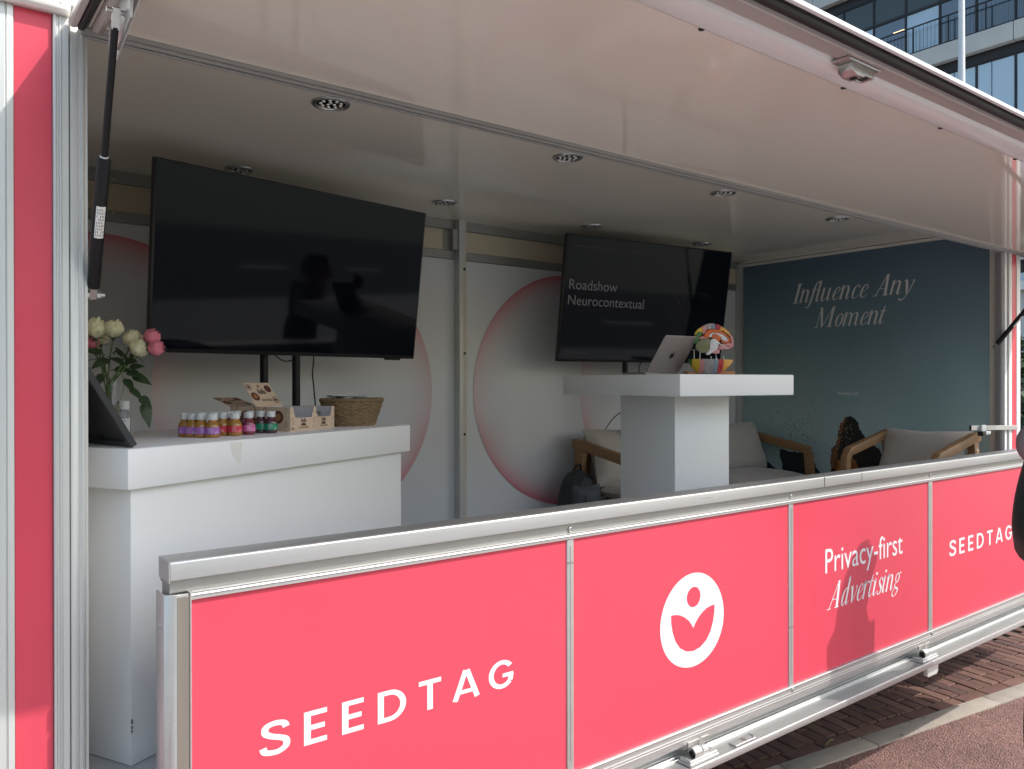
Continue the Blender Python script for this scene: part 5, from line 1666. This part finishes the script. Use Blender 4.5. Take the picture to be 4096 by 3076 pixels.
sf = thing('sofa', 'wide teak framed sofa with pale grey cushions, partly behind the bar table', 'sofa', (4.5, 3.7, ZF), world=True)
def sofa_side(x, flip):
    q = MB(); beam(q, [(x, 4.0, 1.672), (x, 3.90, 1.660), (x, 3.40, 1.566)], .062, .05, (1, 0, 0)); q.build('armrest', 'wood', sf, bevel=.006)
    q = MB(); beam(q, [(x, 3.415, 1.555), (x, 3.375, ZF)], .06, .046, (1, 0, 0)); q.build('leg', 'wood', sf, bevel=.005)
    q = MB(); beam(q, [(x, 3.93, 1.64), (x + .0, 4.02, ZF)], .075, .046, (1, 0, 0)); q.build('leg', 'wood', sf, bevel=.005)
    q = MB(); beam(q, [(x + .012 * flip, 3.99, 1.27), (x + .012 * flip, 3.40, 1.27)], .06, .03, (1, 0, 0)); q.build('side_rail', 'wood', sf, bevel=.004)
    q = MB()
    for (y, z) in ((3.925, 1.585), (3.975, 1.335)):
        q.lathe([(.008, 0), (.007, .003), (.004, .003), (0, .002)], (x + .024 * (1 if x < 4 else -1), y, z), 10, ax=(1 if x < 4 else -1, 0, 0))
    each(q, 'bolt', 'steel', sf, smooth=40)
sofa_side(3.585, 1)
sofa_side(5.425, -1)
q = MB(); q.box(3.62, 5.39, 3.385, 3.425, 1.235, 1.295); q.build('front_rail', 'wood', sf, bevel=.005)
q = MB(); q.box(3.61, 5.40, 4.00, 4.04, 1.55, 1.62); q.build('back_rail', 'wood', sf, bevel=.005)
for k in range(9):
    q = MB(); q.box(3.70 + k * .2, 3.74 + k * .2, 4.005, 4.03, 1.25, 1.55); q.build('back_slat', 'wood', sf, bevel=.003, seg=1)
for k in range(2):
    cx_ = 4.06 + k * .90
    q = MB(); cushion(q, (cx_, 3.66, 1.365), (.445, 0, 0), (0, .30, 0), (0, 0, .066), .06, 10)
    q.build('seat_cushion', 'fabric', sf, smooth=180)
q = MB(); cushion(q, (4.03, 3.86, 1.582), (.44, 0, 0), (0, .075, .185), (0, -.10, .03), .45, 12, wr=.10, seed=3); q.build('back_cushion', 'fabric', sf, smooth=180)
q = MB(); cushion(q, (4.99, 3.84, 1.578), (.43, 0, 0), (0, .07, .19), (0, -.10, .03), .30, 12, wr=.07, seed=5); q.build('back_cushion', 'fabric', sf, smooth=180)

ac = thing('armchair', 'teak armchair with pale grey cushion against the slate blue wall', 'armchair', (5.05, 2.47, ZF), world=True)
def chair_side(y):
    q = MB(); beam(q, [(5.33, y, 1.742), (5.24, y, 1.728), (4.80, y, 1.640), (4.765, y, 1.600), (4.76, y, 1.56), (4.745, y, ZF)], .056, .046, (0, 1, 0)); q.build('armrest', 'wood', ac, bevel=.006)
    q = MB(); beam(q, [(5.27, y, 1.71), (5.36, y, ZF)], .062, .042, (0, 1, 0)); q.build('leg', 'wood', ac, bevel=.005)
    q = MB(); beam(q, [(5.31, y, 1.30), (4.77, y, 1.30)], .055, .03, (0, 1, 0)); q.build('side_rail', 'wood', ac, bevel=.004)
    q = MB(); q.lathe([(.008, 0), (.006, .003), (0, .003)], (5.275, y - .022, 1.655), 10, ax=(0, -1, 0)); each(q, 'bolt', 'steel', ac, smooth=40)
chair_side(2.735)
chair_side(2.185)
q = MB(); q.box(4.752, 4.792, 2.21, 2.71, 1.27, 1.33); q.build('front_rail', 'wood', ac, bevel=.005)
q = MB(); q.box(5.33, 5.365, 2.21, 2.71, 1.62, 1.69); q.build('back_rail', 'wood', ac, bevel=.005)
q = MB(); cushion(q, (5.03, 2.46, 1.40), (.27, 0, 0), (0, .26, 0), (0, 0, .066), .06, 10); q.build('seat_cushion', 'fabric', ac, smooth=180)
q = MB(); cushion(q, (5.235, 2.475, 1.610), (0, -.285, 0), (.062, 0, .165), (-.095, 0, .03), .55, 12, wr=.09, seed=8); q.build('back_cushion', 'fabric', ac, smooth=180)

bpk = thing('backpack', 'dark grey backpack on the floor left of the sofa', 'backpack', (3.47, 3.86, ZF), world=True)
M['nylon'] = mat('dark_grey_nylon', (.045, .05, .055), .7, 0, .2, 25, .3, 180)
M['nylon_l'] = mat('blue_grey_nylon', (.09, .10, .115), .7, 0, .15, 25, .3, 180)
q = MB()
def bpf(u, v):
    a = 2 * math.pi * u
    z = ZF + .002 + .41 * v
    s_ = (1 - max(0, (v - .55) / .45) ** 2.6) ** .5 if v < 1 else 0
    s_ *= .86 + .14 * math.sin(math.pi * min(1, v * 1.4))
    ca, sa = math.cos(a), math.sin(a)
    return Vector((3.52 + .13 * s_ * math.copysign(abs(ca) ** .7, ca), 3.90 + .11 * s_ * math.copysign(abs(sa) ** .7, sa), z))
q.grid(bpf, 26, 14, closed_u=True)
q.build('bag_body', 'nylon', bpk, smooth=180)
q = MB(); cushion(q, (3.50, 3.795, 1.27), (.10, -.02, 0), (0, .0, .15), (0, .05, 0), .2, 8); q.build('front_pocket', 'nylon_l', bpk, smooth=180)
q = MB(); q.tube(_spline([(3.43, 3.80, 1.14), (3.42, 3.795, 1.30), (3.46, 3.80, 1.43), (3.52, 3.81, 1.485), (3.58, 3.82, 1.45)], 6), .006, 6); q.tube(_spline([(3.445, 3.742, 1.36), (3.443, 3.738, 1.30), (3.449, 3.735, 1.25)], 4), .004, 5)
q.build('zip', 'black', bpk, smooth=60)
q = MB(); q.tube(_spline([(3.48, 3.90, 1.50), (3.50, 3.89, 1.535), (3.535, 3.89, 1.535), (3.55, 3.90, 1.50)], 5), .008, 7); q.build('carry_handle', 'black', bpk, smooth=60)

# ================================================================== passer-by at the right edge
def skin_body(name, verts, edges, parent, m, root, levels=2):
    me = bpy.data.meshes.new(name)
    me.from_pydata([v[:3] for v in verts], edges, [])
    o = bpy.data.objects.new(name, me)
    COL.objects.link(o)
    o.parent = parent
    bm = bmesh.new()
    bm.from_mesh(me)
    bm.verts.ensure_lookup_table()
    ly = bm.verts.layers.skin.verify()
    for i, v in enumerate(verts):
        bm.verts[i][ly].radius = (v[3], v[4] if len(v) > 4 else v[3])
        bm.verts[i][ly].use_root = (i == root)
    bm.to_mesh(me)
    bm.free()
    sk = o.modifiers.new('skin', 'SKIN')
    sk.use_smooth_shade = True
    sb = o.modifiers.new('subdivision', 'SUBSURF')
    sb.levels = sb.render_levels = levels
    me.materials.append(M[m])
    return o
def person(label, loc, rot, scale, jacket, hood):
    t = thing('person', label, 'person', loc, rotz=rot)
    k = scale
    def s(*v):
        return tuple(x * k for x in v)
    # continuous clothed body (x = to the person's right, y = facing)
    V = [s(0, 0, .97, .145, .12), s(0, .0, 1.15, .15, .12), s(0, -.01, 1.34, .18, .12), s(0, .0, 1.47, .07, .07),        # 0-3 torso
         s(.19, -.01, 1.42, .075), s(.27, -.03, 1.13, .058), s(.25, .17, 1.02, .043),                                       # 4-6 right arm
         s(-.115, -.01, 1.40, .080), s(-.150, -.03, 1.29, .076), s(-.178, -.04, 1.185, .066), s(-.06, .15, 1.075, .054), s(.01, .22, 1.04, .046)]                                   # 7-9 left arm
    Eg = [(0, 1), (1, 2), (2, 3), (2, 4), (4, 5), (5, 6), (2, 7), (7, 8), (8, 9), (9, 10), (10, 11)]
    skin_body('jacket', V, Eg, t, jacket, 0)
    V = [s(0, 0, 1.02, .115, .095), s(0, 0, .94, .12, .10), s(.07, 0, .82, .085), s(.085, .02, .50, .065), s(.09, -.02, .09, .05), s(-.07, 0, .82, .085), s(-.085, .05, .50, .065), s(-.09, .02, .09, .05)]
    skin_body('trousers', V, [(0, 1), (1, 2), (2, 3), (3, 4), (1, 5), (5, 6), (6, 7)], t, 'denim', 0)
    for sx, fy in ((.09, -.02), (-.09, .02)):
        q = MB()
        def fn(u, v, sx=sx, fy=fy):
            a = 2 * math.pi * u
            y = math.sin(a)
            return Vector(((sx + .046 * math.cos(a) * (1 - .25 * max(0, y)) * (1 - .35 * v)) * k, (fy + .045 + .135 * y * (1 - .42 * v)- .03 * v) * k, (.003 + .085 * v * (1 - .45 * max(0, y))) * k))
        q.grid(fn, 18, 5, closed_u=True)
        q.add([fn(i / 18, 0) for i in range(18)], [tuple(range(18))]); q.add([fn(i / 18, 1) for i in range(18)], [tuple(range(18))])
        q.build('shoe', 'shoe', t, smooth=60)
    # head with a face
    q = MB()
    def head(u, v):
        a = 2 * math.pi * u
        ph = math.pi * (v - .5)
        x, y, z = math.cos(ph) * math.sin(a), math.cos(ph) * math.cos(a), math.sin(ph)
        f_ = max(0, y)
        wx, wy, wz = .075, .095, .118
        if z < 0:
            wx *= 1 - .28 * (-z) ** 1.3
            wy *= 1 - .16 * (-z)
        X, Y, Z = x * wx, y * wy, z * wz
        if f_ > .3:
            Y -= .010 * math.exp(-((Z - .012) / .016) ** 2) * math.exp(-((abs(X) - .030) / .018) ** 2)      # eye sockets
            Y += .024 * math.exp(-((Z + .018) / .016) ** 2) * math.exp(-(X / .011) ** 2) + .012 * math.exp(-((Z - .006) / .022) ** 2) * math.exp(-(X / .008) ** 2)   # nose
            Y += .006 * math.exp(-((Z + .052) / .009) ** 2) * math.exp(-(X / .024) ** 2)    # lips
            Y += .007 * math.exp(-((Z + .088) / .014) ** 2) * math.exp(-(X / .020) ** 2)    # chin
        return Vector((X * k, (Y + .015) * k, (Z + 1.655) * k))
    q.grid(head, 40, 32, closed_u=True)
    for sg in (-1, 1):
        q.lathe([(.004, 0), (.020, .003), (.024, .009), (.016, .006), (0, .004)], Vector((.074 * sg, .005, 1.652)) * k, 12, ax=(sg, -.35, 0), sx=.62 * k, sy=1.15 * k)
    q.tube([Vector(s(0, -.004, 1.45)), Vector(s(0, .004, 1.58))], [.058 * k, .052 * k], 16)
    hd = q.build('head', 'skin', t, smooth=180)
    q = MB()
    for sg in (-1, 1):
        q.lathe([(0, -.010), (.008, -.006), (.010, 0), (.008, .006), (0, .010)], Vector((.030 * sg, .092, 1.667)) * k, 12, ax=(0, 1, 0), sx=k, sy=k)
    each(q, 'eye', 'paper', hd, smooth=180)
    q = MB()
    for sg in (-1, 1):
        q.lathe([(.0045, 0), (0, .0012)], Vector((.030 * sg, .1015, 1.667)) * k, 10, ax=(0, 1, 0), sx=k, sy=k)
        q.tube([Vector(s(.016 * sg, .106, 1.687)), Vector(s(.030 * sg, .105, 1.692)), Vector(s(.045 * sg, .094, 1.686))], .003 * k, 6)
    q.build('eyebrow', 'hair', hd, smooth=60)
    q = MB()
    def hr(u, v):
        p = head(u, .42 + .58 * v)
        c = Vector((0, .0, 1.665)) * k
        f_ = math.cos(2 * math.pi * u)
        lift = 1.10 + .05 * math.sin(9 * u * 6.28 + 7 * v) * (1 - v)
        if f_ > .25 and v < .55:
            lift = .95
        return c + (p - c) * lift
    q.grid(hr, 40, 16, closed_u=True)
    q.build('hair', 'hair', t, smooth=180)
    # hands: palm with five bent fingers
    for sg, wr_, dr in ((1, Vector((.25, .17, 1.02)), Vector((-.25, .9, -.35))), (-1, Vector((.0, .22, 1.04)), Vector((.75, .6, -.1)))):
        dr.normalize()
        sd = dr.cross(Vector((0, 0, 1))).normalized() * sg
        up_ = sd.cross(dr) * sg
        Vh = [tuple(wr_ * k) + (.026 * k,), tuple((wr_ + dr * .05) * k) + (.030 * k, .018 * k), tuple((wr_ + dr * .09) * k) + (.032 * k, .014 * k)]
        Eh = [(0, 1), (1, 2)]
        for fi, (o_, L1) in enumerate(((-.03, .030), (-.010, .038), (.011, .035), (.030, .027))):
            b = len(Vh)
            p = wr_ + dr * .10 + sd * o_
            p1 = p + dr * L1 - up_ * .006
            p2 = p1 + dr * L1 * .6 - up_ * .02
            Vh += [tuple(p * k) + (.0095 * k,), tuple(p1 * k) + (.0085 * k,), tuple(p2 * k) + (.007 * k,)]
            Eh += [(2, b), (b, b + 1), (b + 1, b + 2)]
        b = len(Vh)
        p = wr_ + dr * .035 - sd * .03
        Vh += [tuple(p * k) + (.012 * k,), tuple((p + dr * .03 - sd * .02) * k) + (.0105 * k,), tuple((p + dr * .055 - sd * .022) * k) + (.008 * k,)]
        Eh += [(1, b), (b, b + 1), (b + 1, b + 2)]
        skin_body('hand', Vh, Eh, t, 'skin', 0, 1)
    if hood:
        V = [s(0, -.005, 1.47, .098, .105), s(-.10, -.01, 1.462, .074, .095), s(-.165, -.012, 1.448, .056, .086), s(-.218, -.012, 1.450, .016, .03),
             s(.10, -.01, 1.462, .074, .095), s(.172, -.012, 1.440, .062, .086), s(.205, -.012, 1.425, .040, .06)]
        skin_body('shoulder_yoke', V, [(0, 1), (1, 2), (2, 3), (0, 4), (4, 5), (5, 6)], t, 'hood', 0)
    return t
person('person in dark green jacket with grey shoulders, cut off by the right edge', (3.832, 1.178, 0), R(-37), 1.26, 'jacket', True)

# ================================================================== office building beyond the trailer
XB = 30.0
bd = thing('office_building', 'concrete and glass office building rising above the trailer flap', 'building', (XB + 6, 14, 0), world=True)
FL = 3.72
Z0 = 14.38           # sill level of the upper visible storey
WY0, PITCH = 3.59, 1.245
NB = 24
levels = [Z0 + FL * k for k in range(-3, 2)]
YA, YE = WY0 - .2, WY0 + NB * PITCH
q = MB(); q.box(XB + .9, XB + 12, YA, YE, 0, levels[-1] + 3.6); q.build('building_core', 'frame_d', bd)
for i, z in enumerate(levels):
    for j in range(0, NB, 3):      # cast concrete spandrels with open joints
        y0, y1 = WY0 + j * PITCH + .012, WY0 + (j + 3) * PITCH - .012
        q = MB(); q.box(XB - .28, XB + .9, y0, y1, z - .74, z - .11)
        q.build('concrete_panel', 'concrete', bd, bevel=.012, seg=1)
    q = MB(); q.box(XB - .05, XB + .14, YA, YE, z - .108, z - .002); q.build('window_sill', 'frame_d', bd)
    q = MB(); q.box(XB + .0, XB + .14, YA, YE, z + 2.62, z + 2.98); q.build('window_head', 'frame_d', bd)
win = None
rb = random.Random(5)
for i, z in enumerate(levels):
    blind_row = z < Z0 - 1
    for j in range(NB):
        y0 = WY0 + j * PITCH
        nm = 'window'
        q = MB()
        x0, x1 = XB + .02, XB + .10
        q.box(x0, x1, y0, y0 + .075, z, z + 2.62); q.box(x0, x1, y0 + .0752, y0 + PITCH - .0002, z, z + .05); q.box(x0, x1, y0 + .0752, y0 + PITCH - .0002, z + 2.57, z + 2.62)
        if not blind_row and j > 5:
            q.box(x0 - .01, x1, y0 + .0752, y0 + PITCH - .0002, z + 1.50, z + 1.60)
        wn_ = q.build(nm, 'frame_d', bd)
        if blind_row:
            q = MB(); q.box(XB + .05, XB + .058, y0 + .08, y0 + PITCH - .005, z + .055, z + 2.565)
            q.build('pane', 'pane' if rb.random() < .12 else 'blind', wn_)
            q = MB(); q.box(XB + .04, XB + .049, y0 + PITCH * .62, y0 + PITCH * .65, z + .055, z + 2.565); q.build('blind_edge', 'pane', wn_)
        else:
            if j > 5:
                q = MB(); q.box(XB + .05, XB + .058, y0 + .08, y0 + PITCH - .005, z + .055, z + 1.495); q.build('pane', 'blind' if j % 5 in (0, 3) else 'pane', wn_)
                q = MB(); q.box(XB + .05, XB + .058, y0 + .08, y0 + PITCH - .005, z + 1.605, z + 2.565); q.build('pane', 'pane_g', wn_)
            else:
                q = MB(); q.box(XB + .05, XB + .058, y0 + .08, y0 + PITCH - .005, z + .055, z + 2.565); q.build('pane', 'blind' if j in (1, 2) else 'pane', wn_)
# balcony railing along the upper storey
rlg = MB(); rlg.box(XB - .24, XB - .19, WY0 + 4.5, YE, Z0 + .86, Z0 + .90)
rg = rlg.build('balcony_rail', 'frame_d', bd)
for k in range(18):
    y = WY0 + 4.6 + k * PITCH
    q = MB(); q.box(XB - .235, XB - .195, y, y + .035, Z0 - .10, Z0 + .859); q.build('rail_post', 'frame_d', rg)
q = MB()
for k in range(170):
    y = WY0 + 4.66 + k * .135
    q.box(XB - .220, XB - .212, y, y + .008, Z0 - .08, Z0 + .859)
q.build('baluster', 'frame_d', rg, kind='stuff')
# lit ceiling tube seen through one window
q = MB(); q.box(XB + .045, XB + .0495, WY0 + 9 * PITCH + .10, WY0 + 9 * PITCH + .52, Z0 + 1.02, Z0 + 1.055)
q.build('ceiling_tube', mat('lit_tube', (.9, .7, .5), .5, emit=((1, .62, .34), 1.4)), bd)

fp = thing('flagpole', 'plain white flagpole standing between the trailer and the office building', 'flagpole', (12.70, 5.43, 0), world=True)
q = MB(); q.tube([(12.70, 5.43, .02), (12.70, 5.43, 5.0), (12.70, 5.43, 9.5)], [.075, .056, .035], 20); q.build('pole', 'pole', fp, smooth=60)
q = MB(); q.lathe([(.13, 0), (.13, .02), (.08, .05), (.076, .18), (.07, .2)], (12.70, 5.43, 0), 20); q.lathe([(.035, 0), (.06, .02), (.05, .07), (0, .10)], (12.70, 5.43, 9.5), 16)
q.build('pole_fitting', 'steel', fp, smooth=40)

# ------------------------------------------------------------------ trees and shrubs
def leaf_cloud(blobs, n, size, seed):
    rs = random.Random(seed)
    q = MB()
    for _ in range(n):
        bx_, by_, bz_, br_ = rs.choice(blobs)
        while True:
            p = Vector((rs.uniform(-1, 1), rs.uniform(-1, 1), rs.uniform(-1, 1)))
            if .25 < p.length < 1:
                break
        c = Vector((bx_, by_, bz_)) + p * br_ * (.7 + .3 * rs.random())
        a = Vector((rs.gauss(0, 1), rs.gauss(0, 1), rs.gauss(0, .6))).normalized()
        b = a.orthogonal().normalized()
        s_ = size * rs.uniform(.6, 1.3)
        q.add([c - a * s_, c + b * s_ * .45, c + a * s_, c - b * s_ * .45], [(0, 1, 2, 3)])
    return q
M['fol2'] = mat('shrub_foliage', (.05, .085, .035), .6, 0, .5, 3)
M['bark'] = mat('bark', (.09, .07, .05), .9, 0, .3, 6, .6, 30)
tm = []
def tree(x, y, h, label, seed, grp):
    rs = random.Random(seed)
    t = thing('street_tree', label, 'tree', (x, y, 0), rotz=rs.uniform(0, 6), group=grp)
    q = MB(); q.tube(_spline([(0, 0, 0), (.05, .02, h * .2), (-.03, .04, h * .42), (.04, 0, h * .7)], 4), [.17 - .009 * k for k in range(13)], 10)
    for k in range(6):
        a = k * 1.05
        q.tube([(0, 0, h * (.34 + .05 * k)), (.6 * math.cos(a), .6 * math.sin(a), h * (.48 + .05 * k)), (1.3 * math.cos(a), 1.3 * math.sin(a), h * (.58 + .05 * k))], [.06, .04, .015], 6)
    q.build('trunk', 'bark', t, smooth=60)
    if not tm:
        bl = [(rs.gauss(0, h * .13), rs.gauss(0, h * .13), h * rs.uniform(.42, .92), h * rs.uniform(.09, .16)) for _ in range(22)]
        tm.append(leaf_cloud(bl, 5200, .13, seed).build('crown', 'fol', t))
    else:
        c = tm[0].copy(); COL.objects.link(c); c.parent = t; c.rotation_euler = (0, 0, rs.uniform(0, 6)); s_ = rs.uniform(.85, 1.15); c.scale = (s_, s_, h / 8.0)
        c.location = (0, 0, 0)
for k, (x, y, h) in enumerate(((-9, -19, 7), (2, -20.5, 8), (12, -19.5, 7.5))):
    tree(x, y, h, ('leafy street tree across the road, left of the other two', 'tallest leafy street tree across the road, middle of the three', 'leafy street tree across the road, right of the other two')[k], 20 + k, 'street trees across the road')
sm = []
for k, (x, y, lab) in enumerate(((11.3, 3.6, 'dark green shrub beyond the trailer, nearest the right edge'), (12.9, 4.1, 'dark green shrub further back, behind the other one'), (14.3, 4.6, 'leafy shrub beside the flagpole base'))):
    t = thing('shrub', lab, 'shrub', (x, y, 0), group='shrubs beyond the trailer')
    q = MB()
    for j in range(7):
        a = j * .9
        q.tube([(0, 0, 0), (.25 * math.cos(a), .25 * math.sin(a), .9), (.5 * math.cos(a), .5 * math.sin(a), 1.9)], [.025, .018, .006], 6)
    q.build('stem', 'bark', t)
    if not sm:
        rs = random.Random(77)
        sm.append(leaf_cloud([(rs.gauss(0, .4), rs.gauss(0, .4), rs.uniform(.9, 2.7), rs.uniform(.35, .6)) for _ in range(14)], 2600, .085, 9).build('foliage', 'fol2', t))
    else:
        c = sm[0].copy(); COL.objects.link(c); c.parent = t; c.rotation_euler = (0, 0, k * 2.0)

# white low building beyond the shrubs
wl = thing('low_building', 'low white flat roofed building beyond the trailer end', 'building', (24, 8, 0), world=True)
q = MB(); q.box(20.5, 27, 1.0, 16, 0, 4.2); q.build('wall', mat('white_render', (.62, .62, .61), .85, 0, .06, 2), wl)
q = MB(); q.box(20.3, 27.2, .8, 16.2, 4.2, 4.4); q.build('roof_edge', 'white_frame', wl)
for k in range(7):
    q = MB(); q.box(20.44, 20.53, 1.6 + k * 2, 3.2 + k * 2, 1.2, 3.6); f_ = q.build('window', 'frame_d', wl)
    q = MB(); q.box(20.42, 20.438, 1.7 + k * 2, 3.1 + k * 2, 1.3, 3.5); q.build('pane', 'pane', f_)

# ------------------------------------------------------------------ parked car past the trailer end
def car(label, loc, rot, paint):
    t = thing('parked_car', label, 'car', loc, rotz=rot, group='cars parked beyond the trailer')
    prof = [(-2.1, .42), (-2.12, .62), (-2.05, .86), (-1.85, .95), (-1.30, 1.02), (-.75, 1.40), (-.45, 1.47), (.75, 1.48), (1.35, 1.42), (1.90, 1.02), (2.05, .95), (2.10, .55), (2.05, .36), (1.75, .28), (-1.75, .28)]
    q = MB()
    n = len(prof)
    secs = []
    for wv, sc_ in ((-.86, .0), (-.80, 1), (.80, 1), (.86, 0)):
        pass
    def wdt(z):
        return .86 if z < .95 else .86 - .24 * (z - .95) / .5
    L_ = [(x, -wdt(z), z) for x, z in prof]
    R_ = [(x, wdt(z), z) for x, z in prof]
    q.add(L_ + R_, [tuple(range(n)), tuple(range(2 * n - 1, n - 1, -1))] + [(i, (i + 1) % n, n + (i + 1) % n, n + i) for i in range(n)])
    body = q.build('body', paint, t, bevel=.035)
    q = MB()
    for sg in (-1, 1):
        for pl_ in ([(-1.12, 1.02), (-.70, 1.36), (-.42, 1.42), (-.02, 1.43), (-.02, 1.0)], [(.06, 1.0), (.06, 1.43), (.72, 1.42), (1.20, 1.37), (1.62, 1.02)]):
            q.add([(x, sg * (wdt(z) + .004), z) for x, z in pl_], [tuple(range(len(pl_)))])
    each(q, 'side_window', 'pane', t)
    for pl_ in ([(-1.26, 1.05), (-.78, 1.385)], [(1.86, 1.05), (1.40, 1.39)]):
        q = MB()
        dx = -.012 if pl_[0][0] < 0 else .012
        q.add([(pl_[0][0] + dx, -.70, pl_[0][1]), (pl_[0][0] + dx, .70, pl_[0][1]), (pl_[1][0] + dx, .60, pl_[1][1] + .006), (pl_[1][0] + dx, -.60, pl_[1][1] + .006)], [(0, 1, 2, 3)])
        q.build('windscreen', 'pane', t)
    for sx in (-1.32, 1.32):
        for sg in (-1, 1):
            q = MB(); q.lathe([(.20, -.09), (.30, -.10), (.325, -.07), (.325, .07), (.30, .10), (.20, .09)], (sx, sg * .76, .325), 24, ax=(0, 1, 0)); wh = q.build('wheel', 'rubber', t, smooth=40)
            q = MB(); q.lathe([(.20, 0), (.19, -.02 * 0 + .01), (.06, .03), (0, .03)], (sx, sg * .84, .325), 20, ax=(0, sg, 0)); q.build('rim', 'steel', wh, smooth=40)
    for sg in (-1, 1):
        q = MB(); q.lathe([(.0, 0), (.13, .0), (.11, .04), (0, .05)], (-2.06, sg * .58, .74), 16, ax=(-1, 0, 0), sx=.6); q.build('headlight', 'lens', t, smooth=40)
        q = MB(); q.box(2.04, 2.10, sg * .62 - .12, sg * .62 + .12, .70, .92); q.build('tail_light', mat('red_lens', (.4, .01, .01), .2), t, bevel=.02)
        q = MB(); q.box(-.98, -.80, sg * .93 - .06, sg * .93 + .06, .98, 1.10); q.build('side_mirror', paint, t, bevel=.03)
    return t
car('pale silver car parked beyond the trailer end', (9.6, 2.75, 0), R(98), mat('silver_car_paint', (.42, .44, .50), .3, .3, .02, 1, coat=.8))
car('white car parked further back beside the shrubs', (16.5, 4.6, 0), R(96), mat('white_car_paint', (.72, .72, .72), .3, 0, .02, 1, coat=.8))
